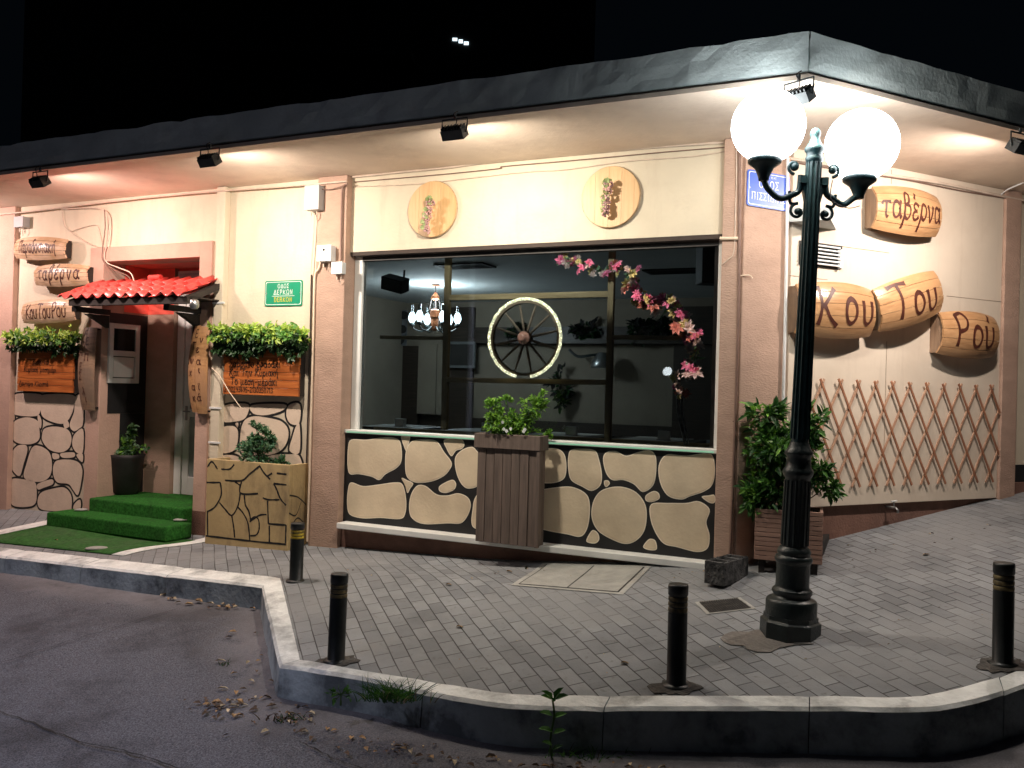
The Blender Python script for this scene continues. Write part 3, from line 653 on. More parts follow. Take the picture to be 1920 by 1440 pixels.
L2 = [[(75,290),(215,285),(228,320),(215,390),(180,405),(100,400),(72,380)],[(230,290),(395,290),(402,345),(380,410),(340,445),(270,430),(228,400),(222,340)],
[(408,300),(448,300),(450,440),(430,470),(400,485),(378,450),(402,380)],[(68,398),(80,395),(80,425),(66,420)],[(90,425),(150,410),(205,430),(215,480),(212,530),(170,555),(100,550),(68,520),(66,460)],
[(205,405),(215,400),(226,430),(222,470),(210,450)],[(245,470),(300,460),(365,475),(388,520),(375,575),(330,600),(270,585),(232,540),(230,500)],[(345,440),(368,430),(375,460),(352,470)],
[(402,505),(450,475),(448,600),(415,600),(392,560)],[(95,565),(140,560),(150,590),(130,660),(110,725),(80,710),(60,670),(62,610)],[(175,575),(215,565),(265,595),(282,650),(275,720),(235,755),(170,755),(130,730),(145,660)],
[(285,605),(318,610),(320,632),(290,635)],[(330,605),(400,600),(400,625),(340,628)],[(300,650),(360,638),(420,650),(446,690),(440,760),(422,830),(395,800),(370,770),(310,760),(288,710)],
[(60,750),(130,745),(190,760),(200,810),(195,870),(160,892),(80,890),(55,850)],[(206,770),(280,745),(288,770),(240,790),(208,800)],[(220,820),(290,795),(350,790),(385,830),(388,890),(370,915),(240,912),(205,880)],
[(402,880),(434,855),(436,900),(400,912)],[(415,612),(448,608),(448,650),(430,640)]]
mural('painted_stones', [[c2_(*p) for p in s] for s in L2], lambda x, y, o: A(x, y, o), .03, .021, 0, 1, [BLACKP, STONEP])
M2 = [[(1220,345),(1340,340),(1335,400),(1300,428),(1205,435),(1200,390)],[(1362,345),(1535,340),(1530,372),(1440,398),(1370,390)],[(1562,345),(1620,340),(1618,440),(1572,445),(1548,400)],
[(1205,465),(1268,460),(1288,500),(1270,585),(1195,600),(1195,520)],[(1320,430),(1370,405),(1440,412),(1520,432),(1558,480),(1548,550),(1500,600),(1400,620),(1305,600),(1300,500)],[(1602,455),(1620,455),(1618,600),(1565,590),(1580,520)],[(1272,445),(1288,440),(1285,465)],
[(1195,620),(1290,625),(1290,700),(1195,700)],[(1450,622),(1560,610),(1618,620),(1618,700),(1440,700)]]
mural('painted_stones', [[c2_(*p) for p in s] for s in M2], lambda x, y, o: A(x, y, o), .03, .022, 0, 1, [BLACKP, STONEP])

# porch behind the door surround
pf = -1.29; pd = .62
px_l, px_r = XL-.0, XR+.75
ap('porch_wall', [(XL-.12, XL-.001, .28, 2.0, ZB, ZT)], TAN)           # left side wall
bx1 = X(323, 700, pd)
ap('porch_wall', [(XL-.001, bx1, pd, pd+.1, ZB, ZT)], TAN)
ap('porch_wall', [(px_r, px_r+.1, .3, 1.2, ZB, ZT)], TAN)
ap('porch_floor', [(XL, px_r, .0, 1.2, ZB, pf-.03)], BROWN)
ap('porch_ceiling', [(XL, px_r, .28, 1.2, opz+.0, opz+.08)], RED)
mb = MB(); mb.box(XL+.001, bx1-.001, pd-.004, pd-.001, .72, opz-.003); mb.box(XL+.001, XL+.004, .285, pd-.006, .72, opz-.003); part('red_bounce_band', mb, RED, bld, M=MA_, label='red upper band inside the porch, paint brightened for light off the tiles')
a_ = A(262, 775, .35)
mb = MB(); mb.box(XL+.0, XL+.003, .10, pd-.01, A(230, 775, .3).z, .70); mb.box(XL+.0, XL+.003, .27, pd-.01, pf, A(230, 775, .3).z-.001); part('panel_and_shade', mb, BLACKP, bld, M=MA_)  # black board above; the lower sheet stands in for the canopy's shadow
# door in the back of the porch
dx0 = bx1+.01; dy = pd+.05
mb = MB(); dtop = .95
for b in ((dx0, dx0+.1, dy, dy+.1, pf, dtop), (dx0+1.0, dx0+1.1, dy, dy+.1, pf, dtop), (dx0+.1, dx0+1.0, dy, dy+.1, dtop-.1, dtop)): mb.box(*b)
door = part('door', mb, WHITE, bld, .004, MA_)
mb = MB()
for b in ((dx0+.105, dx0+.19, dy+.02, dy+.07, pf, dtop-.105), (dx0+.91, dx0+.995, dy+.02, dy+.07, pf, dtop-.105), (dx0+.19, dx0+.91, dy+.02, dy+.07, pf, pf+.2), (dx0+.19, dx0+.91, dy+.02, dy+.07, -.42, -.33)): mb.box(*b)
part('door_leaf', mb, WHITE, door, .003)
mb = MB(); mb.box(dx0+.19, dx0+.91, dy+.04, dy+.05, -.33, dtop-.105); part('door_glass', mb, mat('dark_glass', (.015,.018,.02), .08, spec=.6), door)
mb = MB(); mb.box(dx0+.19, dx0+.91, dy+.035, dy+.05, pf+.2, -.42); part('door_panel', mb, mat('frosted_glass', (.30,.34,.33), .35), door)
mb = MB(); mb.tube([(dx0+.15, dy+.0, -.36), (dx0+.15, dy-.03, -.36), (dx0+.25, dy-.03, -.36)], .008); mb.box(dx0+.135, dx0+.165, dy+.012, dy+.019, -.46, -.3); part('handle', mb, CHROME, door)
mb = MB(); mb.box(dx0-.001, px_r, dy, dy+.1, dtop+.002, opz+.05); part('porch_wall', mb, RED, bld, M=MA_)
mb = MB(); mb.box(dx0+.0, dx0+.62, dy-.02, dy-.002, dtop+.05, opz-.03); tw = part('transom_window', mb, WHITE, bld, .003, MA_)
mb = MB(); mb.box(dx0+.04, dx0+.58, dy-.025, dy-.021, dtop+.08, opz-.06); part('pane', mb, mat('milky_glass', (.5,.58,.62), .3), tw)
# wall behind everything (keeps light in), side return and back
ap('wall', [(-13.5, XL-.121, 2.0, 2.1, ZB, ZT)], TAN); ap('wall', [(-6.45, px_r+.1, 1.201, 1.3, ZB, ZT)], INWALL)

# side front along wall B
pbx = B(1468, 700).x; q0, q1 = B(1477, 700).x, B(1873, 700).x; r1 = B(1905, 600).x
bp('pillar', [(0, pbx, -.03, .3, ZB, ZT)], TAN, .006)
bp('wall_panel', [(q0, q1, -.005, .2, -.872, ZT)], CREAM2, .003)
bp('base_wall', [(pbx, q1, .035, .3, ZB, ZT-.2)], BROWN)
bp('pillar', [(q1+.005, r1, -.03, .3, ZB, ZT)], TAN, .006)
bp('wall', [(r1, 14, .03, .3, B(1907, 872).z, ZT)], CREAM)
bp('base_wall', [(r1, 14, .0, .3, ZB, B(1907, 905).z)], BROWN)
bp('base_trim', [(r1, 14, .03, .3, B(1907, 905).z+.002, B(1907, 872).z-.002)], BLACKP)
# panel joints as thin dark strips
JM = mat('dark_joint', (.25,.18,.13), .9)
def jointline(pts, w=.0035):
    for a, b in zip(pts[:-1], pts[1:]):
        mb = MB(); p, q = B(*a, -.006), B(*b, -.006)
        if abs(p.x-q.x) > abs(p.z-q.z): z = (p.z+q.z)/2; mb.box(p.x, q.x, -.0075, -.0052, z-w/2, z+w/2)
        else: x = (p.x+q.x)/2; mb.box(x-w/2, x+w/2, -.0075, -.0052, q.z, p.z)
        part('panel_joint', mb, JM, bld, M=MB_)
jointline([(1480,517),(1552,524)]); jointline([(1577,462),(1667,474)]); jointline([(1775,557),(1880,564)]); jointline([(1662,640),(1658,840)]); jointline([(1672,318),(1671,345)])

# roof slab with fascia, eave and soffit
oA, oB = -1.12, -1.155
# intersection of the two eave lines
def lineA(y): return CORNER+YA*y, XA
def isect(p, d, q, e):
    den = d.x*e.y-d.y*e.x; t = ((q.x-p.x)*e.y-(q.y-p.y)*e.x)/den; return p+d*t
pA, dA_ = lineA(oA); pB = CORNER+YB*oB
Fc = isect(pA, dA_, pB, XB)
farA = CORNER+XA*-14+YA*oA; farB = CORNER+XB*14+YB*oB
backA = CORNER+XA*-14+YA*9; backB = CORNER+XB*14+YB*9; mid = isect(CORNER+YA*9, XA, CORNER+YB*9, XB)
def rlocal(v): return EI @ v
poly = [farA, Fc, farB, backB, mid, backA]
mb = MB(); mb.prism([rlocal(Vector((p.x, p.y, ZT+.002))) for p in poly], (0, 0, .03)); part('soffit', mb, SOFFIT, bld)
def inset(d):
    f = isect(CORNER+YA*(oA+d), XA, CORNER+YB*(oB+d), XB)
    return [CORNER+XA*-14+YA*(oA+d), f, CORNER+XB*14+YB*(oB+d), backB, mid, backA]
mb = MB(); mb.prism([rlocal(Vector((p.x, p.y, ZT+.034))) for p in inset(.03)], (0, 0, .02)); part('eave_reveal', mb, mat('eave_gap', (.3,.22,.17), .9), bld)
# rough fascia: subdivided strip with an uneven top edge
mb = MB()
def fascia(a, b, out):
    n = 140; vs = []; rows = (ZT+.056, ZT+.12, ZT+.20, ZT+.285)
    for i in range(n+1):
        p = a.lerp(b, i/n)
        for k, z in enumerate(rows):
            e = .010*noise.noise(Vector((p.x*6, p.y*6, z*9)))
            zz = z + (.016*noise.noise(Vector((p.x*4, p.y*4, 8)))+.008*noise.noise(Vector((p.x*17, p.y*17, 2))) if k == 3 else 0)
            q = p+out*(.01+e); vs.append(rlocal(Vector((q.x, q.y, zz))))
        q = p-out*.35; vs.append(rlocal(Vector((q.x, q.y, ZT+.285+.01*noise.noise(p*5)))))
    fs = []
    for i in range(n):
        for k in range(4): fs.append((i*5+k, i*5+k+1, i*5+k+6, i*5+k+5))
    mb.add(vs, fs)
    
fl = inset(.01)
fascia(fl[0], fl[1], -YA); fascia(fl[1], fl[2], -YB)
f2 = inset(.02); mb.prism([rlocal(Vector((p.x, p.y, ZT+.055))) for p in f2], (0, 0, .2))
part('roof_fascia', mb, FASCIA, bld)

# room behind the window
rc = 1.33; rf = -1.1; ry0, ry1 = .3, 5.5; rx0 = -6.35; rx1 = .6
ap('room_floor', [(px_r+.1, rx1, ry0, ry1, rf-.1, rf), (rx0, px_r+.1, 1.3, ry1, rf-.1, rf)], DARKIN)
ap('room_ceiling', [(px_r+.1, rx1, .31, ry1, rc, rc+.1), (rx0, px_r+.1, 1.3, ry1, rc, rc+.1)], INCEIL)
bxs = X(880, 620, 5.5); bxe = X(1262, 620, 5.5)
ap('room_wall', [(rx0, rx1, ry1, ry1+.1, rf, rc)], INWALL)
mb = MB(); mb.box(rx0-.1, rx0, 1.301, ry1, rf, rc); part('room_wall', mb, INWALL, bld, M=MA_)
zb = lambda px, py, y: A(px, py, y).z
mb = MB(); mb.box(rx0, rx1, ry1-.03, ry1-.001, rf, zb(1150, 795, 5.5)); part('wainscot', mb, INWOOD, bld, M=MA_)
mb = MB(); mb.box(X(865,620,5.4), rx1, ry1-.22, ry1-.002, zb(1150, 645, 5.4), zb(1150, 640, 5.4)+.03); mb.box(X(865,620,5.47), rx1, ry1-.06, ry1-.003, zb(1150, 645, 5.4)-.01, zb(1150, 612, 5.4)); shelf = part('wall_shelf', mb, INWOOD, bld, M=MA_)
for bx_ in ((X(1262,700,5.4), rx1, ry1-.1, ry1-.004, rf, zb(1262, 575, 5.4)), (X(690,700,5.3), X(780,700,5.3), ry1-.12, ry1-.005, rf, zb(760,648,5.3)), (X(832,700,5.3), X(878,700,5.3), ry1-.12, ry1-.006, rf, zb(860,575,5.3))):
    mb = MB(); mb.box(*bx_); part('wall_cladding', mb, INWOOD, bld, M=MA_)
mb = MB(); a = A(785, 645, 5.3); b = A(815, 777, 5.3); mb.box(a.x, b.x, 5.3, 5.36, b.z, a.z); mb.box(b.x+.01, A(832,700,5.3).x, 5.32, 5.38, b.z, a.z); part('inner_door', mb, INWALL, bld, M=MA_)

# ================================================================== FIXTURES ON THE FACADE
def vent(name, px, label):
    c = FA.loc(onZ(*px, rc)); m = FA.M @ T(c.x, c.y, rc)
    t = thing(name, label, 'vent', m, 'air grilles in the room ceiling')
    mb = MB(); w, d = .30, .17
    for b in ((-w,w,-d,-d+.03,-.02,-.001),(-w,w,d-.03,d,-.02,-.001),(-w,-w+.03,-d+.03,d-.03,-.02,-.001),(w-.03,w,-d+.03,d-.03,-.02,-.001)): mb.box(*b)
    part('frame', mb, DARKIN, t)
    mb = MB()
    for i in range(7): mb.box(-w+.03, w-.03, -d+.045+i*.04, -d+.052+i*.04, -.018, -.002)
    mb.box(-w+.03, w-.03, -d+.03, d-.03, -.0015, -.0008)
    part('slats', mb, BLACKP, t)
vent('air_grille', (872,497), 'dark ceiling air grille above the chandelier, left of the pink garland')
vent('air_grille', (1262,507), 'dark ceiling air grille right of the pink flower garland')

# floodlights under the eave
WARM = (1.0, .88, .75)
def flood_body(t):
    mb = MB()
    # local: x along wall, +y towards the wall, lamp looks to +y
    mb.box(-.085, .085, -.035, .02, -.045, .045)
    for i in range(7): mb.box(-.075+i*.025-.004, -.075+i*.025+.004, -.052, -.035, -.04, .04)
    for b in ((-.085,.085,.0202,.034,.039,.045),(-.085,.085,.0202,.034,-.045,-.039),(-.085,-.079,.0202,.034,-.0388,.0388),(.079,.085,.0202,.034,-.0388,.0388)): mb.box(*b)
    part('housing', mb, FLOODM, t)
    mb = MB(); mb.box(-.078, .078, .0205, .024, -.038, .038); part('lens', mb, emis('flood_lens', (1,.85,.65), 12), t)
    mb = MB(); mb.tube([(-.092,0,0),(-.1,0,.05),(-.1,0,.1),(.1,0,.1),(.1,0,.05),(.092,0,0)], .006); mb.tube([(0,0,.1),(0,0,.137)], .01); part('bracket', mb, FLOODM, t)
    mb = MB(); mb.tube(spline([(.02,-.04,.02),(.06,-.08,.06),(.03,-.07,.11),(.05,-.05,.135)], 6), .004); part('power_cable', mb, DCABLE, t)
def flood(px, fr, label, turn=0, w=1.0, tint=WARM, tiltd=54):
    p = onZ(*px, 1.78); c = fr.loc(p)
    base = fr.M @ T(c.x, c.y, 1.78)
    t = thing('wall_floodlight', label, 'floodlight', base @ RZ(math.radians(turn)), 'floodlights hanging under the eave')
    flood_body(t)
    # tilt housing and lens downwards
    for ch in t.children:
        if ch.name.startswith(('housing','lens')): ch.matrix_local = RX(math.radians(-tiltd))
    ld = bpy.data.lights.new('flood_lamp', 'AREA'); ld.shape = 'RECTANGLE'; ld.size = .15; ld.size_y = .07; ld.energy = FLOOD_W*w; ld.color = tint
    lo = bpy.data.objects.new('lamp_light', ld); COL.objects.link(lo); lo.parent = t
    lo.matrix_local = RX(math.radians(-tiltd)) @ T(0, .036, 0) @ RX(math.radians(90)) # -Z -> +Y
flood((-190,378), FA, 'small floodlight under the eave just outside the left edge of the picture', w=.8, tint=(1,.74,.70))
flood((75,342), FA, 'small black floodlight under the eave above the leftmost barrel stave sign', w=.85, tint=(1,.76,.68))
flood((393,302), FA, 'small black floodlight under the eave above the red tiled door canopy', w=1.0, tint=(1,.86,.74))
flood((852,250), FA, 'small black floodlight under the eave above the two round wooden discs', w=1.0, tint=(1,.90,.76))
flood((1497,183), FA, 'grey floodlight at the corner of the eave half hidden behind the left lamp globe', turn=-26, w=.9, tint=(1,.89,.76))
flood((1912,277), FB, 'pale floodlight under the side eave at the right edge beyond the barrel sign', w=1.0, tint=(1,.86,.77))

# round wooden discs
def disc(px, r, label, side):
    c = A(*px, .04); t = thing('wooden_disc', label, 'wooden disc', FA.M @ T(c.x, .05, c.z), 'round wooden barrel heads above the window')
    mb = MB(); w = .105; k = 0; x = -r
    while x < r-.001:
        x2 = min(r, x+w*random.uniform(.8, 1.15)); n = 8; up = []
        for i in range(n+1):
            xx = x+.0008+(x2-x-.0016)*i/n; up.append((xx, math.sqrt(max(0, r*r-xx*xx))))
        pts = [(a, -.004, b) for a, b in up]+[(a, -.004, -b) for a, b in reversed(up)]
        pts = [p for i, p in enumerate(pts) if (Vector(p)-Vector(pts[i-1])).length > 1e-4]
        mb.prism(pts, (0, -.028-random.uniform(0,.001), 0)); x = x2
    part('board', mb, DISCW, t)
    mb = MB(); mb.tube([(math.cos(a)*r*1.0, -.018, math.sin(a)*r*1.0) for a in [i*math.pi/32 for i in range(64)]], .0075, 6, closed=True); part('rim', mb, wood('disc_rim', (.6,.42,.25), (.4,.26,.13)), t)
disc((812,393), .245, 'round pale oak barrel head with grapes hung low, left above the window', 0)
disc((1146,370), .243, 'round pinkish oak barrel head casting a wide shadow, right above the window', 1)
def grapes(pxs, label, seed):
    random.seed(seed)
    top = A(*pxs[0], .0); t = thing('grape_bunch', label, 'grapes', FA.M @ T(top.x, 0, top.z), 'artificial grapes on the wooden discs')
    mb = MB(); pts = [Vector((A(*p).x-top.x, -.035, A(*p).z-top.z)) for p in pxs]
    P = spline(pts, 6); n = len(P)
    for i, p in enumerate(P):
        w = .035*(1-.5*i/n)
        for k in range(7):
            q = p+Vector((random.uniform(-w,w), random.uniform(-.045,.022), random.uniform(-.012,.012))); mb.sphere(q, random.uniform(.007,.0105), 8)
    part('grape_cluster', mb, GRAPE, t)
    mb = MB()
    for i in (0, 0, 0, 1, n//3, n//2, n//2+2, n-4):
        for k in range(2): d = rv(); leaf(mb, P[i]+Vector((0,-.03,0)), Vector((d.x, d.y*.4-.3, d.z+.2)), Vector((0,-1,0)), .045, .045, 0)
    part('grape_leaves', mb, GRAPEL, t)
    mb = MB(); mb.tube([pts[0]+Vector((0,.03,.02)), pts[0], P[n//2], P[-1]], .003, 5); part('stalk', mb, STEM, t)
grapes([(812,378),(808,398),(803,420),(806,436)], 'rose and cream artificial grape bunch on the left wooden disc', 3)
grapes([(1144,346),(1142,362),(1140,385),(1139,404)], 'rose and green artificial grape bunch on the right wooden disc', 4)

# ------------------------------------------------------------------ barrel stave signs
def stave_sign(name, label, fr, c, L, H, tilt, texts, woodm, lm, bulge=.09, depth=.07, upright=False, slabs=5, gap=.05):
    """axis along local x; outward is -y; c = centre on the wall (x, z)"""
    Rm = (H*H/4+depth*depth)/(2*depth); a = math.asin(min(.98, H/2/Rm)); 
    M = fr.M @ T(c[0], c[2] if len(c) > 2 else 0, c[1]) @ RY(-math.radians(tilt))
    t = thing(name, label, 'barrel sign', M, None)
    th = .016
    def R(u): k = 2*u/L; return Rm*(1+bulge*(1-k*k))-Rm*bulge*.0
    yc = Rm*math.cos(a)-gap
    def f(u, v, lift=0):
        r = R(u)+lift; ang = v/Rm; return Vector((u, yc-r*math.cos(ang), r*math.sin(ang)))
    mb = MB(); nx = 16
    for s in range(slabs):
        gg = .0035/Rm; a0 = -a+2*a*s/slabs+gg*.5; a1 = -a+2*a*(s+1)/slabs-gg*.5; na = 4
        e = random.uniform(-.008, .008); vs = []
        for i in range(nx+1):
            u = -L/2+L*i/nx+(e if i in (0, nx) else 0)
            for k in range(na+1): ang = a0+(a1-a0)*k/na; vs.append(f(u, ang*Rm))
            for k in range(na+1): ang = a1+(a0-a1)*k/na; vs.append(f(u, ang*Rm, -th))
        m_ = 2*(na+1); fs = []
        for i in range(nx):
            for k in range(m_): fs.append((i*m_+k, i*m_+(k+1) % m_, (i+1)*m_+(k+1) % m_, (i+1)*m_+k))
        fs += [tuple(range(m_-1, -1, -1)), tuple(nx*m_+k for k in range(m_))]
        mb.add(vs, fs)
    part('barrel_staves', mb, woodm, t)
    # dark plank ends (battens) that hold the staves to the wall
    for sx in (-1, 1):
        mb = MB()
        x = sx*(L/2-.022)-(.009); pts = []
        for k in range(9): ang = -a*.97+2*a*.97*k/8; v = f(x+.009, ang*Rm, -th-.002); pts.append((x, v.y, v.z))
        pts += [(x, -.004, pts[-1][2]), (x, -.004, pts[0][2])] if gap > .02 else []
        mb.prism(pts, (.018, 0, 0))
        part('end_board', mb, DKWOOD if fr is FA else BARRELD, t)
    mb = MB(); k = 0
    for (s, u0, v0, h, w, kw) in texts:
        if upright: g = lambda u, v, l: f(-v, u, l)  # text across, column along the axis
        else: g = lambda u, v, l: f(u, v, l)
        write(mb, s, g, h, w, u0, v0, mi=0, jit=.03, align='c', th=.0022+.0004*k, **kw); k = (k+1) % 4
    part('lettering', mb, lm, t)
    return t
def span(fr, p, q, y=-.06):
    a = fr.at(*p, y); b = fr.at(*q, y); return a, b
def hsign(name, label, fr, p_left, p_right, H, text, h, w, woodm=BARREL, oy=-.06, **kw):
    """p_left / p_right: middles of the short edges in the photograph"""
    a, b = span(fr, p_left, p_right, oy); c = ((a.x+b.x)/2, (a.z+b.z)/2); d = b-a
    tilt = math.degrees(math.atan2(d.z, d.x)); L = math.hypot(d.x, d.z)
    return stave_sign(name, label, fr, c, L, H, tilt, text, woodm, LETTER, **kw)
hsign('stave_sign', 'worn barrel stave sign lettered Παραδοσιακή, topmost of the three at left', FA, (33,467), (127,467), .21, [('Παραδοσιακή', 0, -.04, .12, .14, dict(sp=.1, sx=.68))], 0, 0, woodm=BARRELP, bulge=.26, gap=.07, depth=.035)
hsign('stave_sign', 'barrel stave sign lettered ταβέρνα, middle of the three at left', FA, (70,518), (168,516), .205, [('ταβέρνα', .0, -.04, .14, .13, dict(sp=.2, sx=.9))], 0, 0, woodm=BARRELP, bulge=.24, gap=.07, depth=.035)
hsign('stave_sign', 'barrel stave sign lettered ΚουΤουΡού, lowest of three beside the canopy', FA, (47,588), (144,582), .215, [('ΚουΤουΡού', 0, -.06, .135, .12, dict(sp=.06, sx=.80))], 0, 0, woodm=BARRELP, bulge=.24, gap=.07, depth=.035)
WD = .115
hsign('stave_sign', 'glossy barrel stave sign lettered ταβέρνα high on the side wall', FB, (1645,387), (1765,405), .34, [('ταβέρνα', .0, -.07, .195, WD, dict(sp=.06, sx=.82))], 0, 0, depth=.06, gap=.09, oy=-.14, bulge=.17)
hsign('stave_sign', 'barrel stave sign lettered Κου behind the lamp post, above the trellis', FB, (1500,578), (1640,586), .38, [('Κου', .05, -.095, .27, WD, dict(sp=.22, sx=1.0))], 0, 0, depth=.065, gap=.09, oy=-.14, bulge=.17)
hsign('stave_sign', 'barrel stave sign lettered Του tilted upward between two others', FB, (1650,582), (1765,545), .35, [('Του', .0, -.10, .25, WD, dict(sp=.14, sx=1.0))], 0, 0, depth=.06, gap=.115, oy=-.16, bulge=.17)
hsign('stave_sign', 'barrel stave sign lettered Ρού, rightmost and lowest of the side wall', FB, (1768,624), (1872,632), .35, [('Ρού', .0, -.095, .25, WD, dict(sp=.12, sx=1.0))], 0, 0, depth=.065, gap=.09, oy=-.14, bulge=.17)
def vsign(label, px, wpx, zpx, woodm, cols, H=.2):
    a = A(px, zpx[0], -.06); b = A(px, zpx[1], -.06); c = ((a.x+b.x)/2, (a.z+b.z)/2); L = a.z-b.z
    t = stave_sign('upright_stave_sign', label, FA, c, L, H, 0, cols, woodm, LETTER, upright=True, slabs=2, bulge=.30, depth=.03)
    t.matrix_world = FA.M @ T(c[0], 0, c[1]) @ RY(math.radians(90)); return t
tv = []
def col(items, h, w=.12): return [(s, u, -v, h, w, {}) for (s, u, v) in items]
# text coordinates: u across, v down the length (positive = downwards)
vsign('grey worn upright barrel stave lettered downwards, left of the porch', 167, 30, (613,768), BARRELD,
      [(s, u, v, .075, .13, dict(sx=.8)) for (s, u, v) in (('κ',-.02,.36),('Ε',.02,.25),('Η',-.04,.13),('Π',.03,.08),('Ε',-.03,-.02),('Σ',-.04,-.12),('λ',.0,-.28),('ι',.02,-.36))])
vsign('orange upright barrel stave lettered downwards, right of the porch', 376, 30, (612,775), BARRELV,
      [(s, u, v, .075, .13, dict(sx=.8)) for (s, u, v) in (('Ε',-.02,.32),('ν',.04,.27),('Τ',-.035,.20),('ε',.015,.17),('Λ',-.07,.06),('ν',-.035,.06),('α',.03,.05),('ι',.04,-.03),('κ',-.05,-.06),('α',-.02,-.2),('ϊ',.04,-.2),('κ',-.02,-.31),('ά',.035,-.31))])

# ------------------------------------------------------------------ street name signs
def street_sign(label, c, ctr, w, h, base, rows, thick=.008):
    t = thing('street_sign', label, 'street sign', FA.M if c is FA else c.M, None)
    t.matrix_world = c.M @ T(*ctr)
    mb = MB(); r = .02
    pts = []
    for (sx, sz, a0) in ((1,1,0),(-1,1,90),(-1,-1,180),(1,-1,270)):
        for k in range(5): a = math.radians(a0+k*22.5); pts.append((sx*(w/2-r)+r*math.cos(a), 0, sz*(h/2-r)+r*math.sin(a)))
    mb.prism(pts, (0, -thick, 0)); part('plate', mb, base, t)
    mb = MB()
    def ring(d, lw, y):
        n = len(pts); o = []; i_ = []
        for (x, _, z) in pts:
            o.append((x*(1-2*d/w), y, z*(1-2*d/h))); i_.append((x*(1-2*(d+lw)/w), y, z*(1-2*(d+lw)/h)))
        mb.add(o+i_, [(k, (k+1) % n, n+(k+1) % n, n+k) for k in range(n)])
    ring(.012, .005, -thick-.0008)
    part('border', mb, SIGNW, t)
    mb = MB()
    for i, (s, z, hh, mi) in enumerate(rows):
        write(mb, s, lambda u, v, l: Vector((u, -thick-l, v)), hh, .105, 0, z, .16, mi, True, align='c', sx=.98)
    mb.box(-w*.3, w*.3, -thick-.0016, -thick-.0004, -.029, -.025) if len(rows) == 3 and base is SIGNG else None
    part('lettering', mb, [SIGNW, SIGNY], t)
    mb = MB()
    for sx in (-1, 1): mb.lathe([(.007,0),(.007,.003)], 10, M=T(sx*(w/2-.022), -thick, 0) @ RX(math.radians(90)))
    part('screw', mb, CHROME, t)
a, b = A(497, 527, .02), A(566, 573, .02)
street_sign('green street name sign reading ΟΔΟΣ ΔΕΡΚΩΝ and DERKON in yellow', FA, ((a.x+b.x)/2, .028, (a.z+b.z)/2), b.x-a.x, a.z-b.z+.0, SIGNG, [('ΟΔΟΣ', .049, .040, 0), ('ΔΕΡΚΩΝ', -.013, .046, 0), ('DERKON', -.083, .043, 1)])
a, b = B(1407, 322, -.04), B(1474, 392, -.04)
street_sign('blue street name sign reading ΟΔΟΣ ΠΙΣΣΙΔΙΑΣ behind the lamp arm', FB, ((a.x+b.x)/2, -.035, (a.z+b.z)/2), .42, .27, SIGNB, [('ΔΗΜΟΣ ΝΕΑΣ', .09, .018, 0), ('ΟΔΟΣ', .012, .058, 0), ('ΠΙΣΣΙΔΙΑΣ', -.082, .055, 0)])

# ------------------------------------------------------------------ timber message boards with ivy
def board(label, p0, p1, rows, seed):
    a, b = A(*p0, -.03), A(*p1, -.03); w = b.x-a.x; h = a.z-b.z
    t = thing('message_board', label, 'sign board', FA.M @ T(a.x, -.03, b.z)); random.seed(seed)
    mb = MB(); n = 7
    for i in range(n):
        z0 = h*i/n; e = random.uniform(-.006, .006); mb.box(e, w+random.uniform(-.006,.006), -.02-random.uniform(0,.003), 0, z0+.0015, z0+h/n-.0015)
    part('planks', mb, ORW, t, .002)
    mb = MB(); mb.box(-.006, .02, .001, .058, 0, h); mb.box(w-.02, w+.006, .001, .058, 0, h); mb.box(.02, w-.02, .001, .03, 0, .03); part('frame', mb, DKWOOD, t)
    mb = MB()
    for (s, x, z, hh) in rows: write(mb, s, lambda u, v, l: Vector((u, -.0235-l, v)), hh, .13, x*w, z*h, .06, 0, jit=.03, sx=min(.95, (.97-x)*w/(text_width(s)*hh)))
    part('lettering', mb, LETTERB, t)
board('orange plank board reading Σάββατο βραδάκι και την Κυριακή, right of the door', (424,640), (562,744),
      [('Σάββατο βραδάκι', .08, .52, .072), ('Και Την Κυριακή', .08, .36, .070), ('Το μεση-μεράκι', .10, .19, .072), ('2102293695-2130350713', .02, .05, .052)], 11)
board('orange plank board reading βράδυ και Κυριακή μεσημέρι, left of the door', (38,648), (139,737),
      [('βράδυ και', .28, .60, .055), ('Κυριακή μεσημέρι', .12, .43, .058), ('Δευτέρα Κλειστά', .04, .12, .055)], 12)
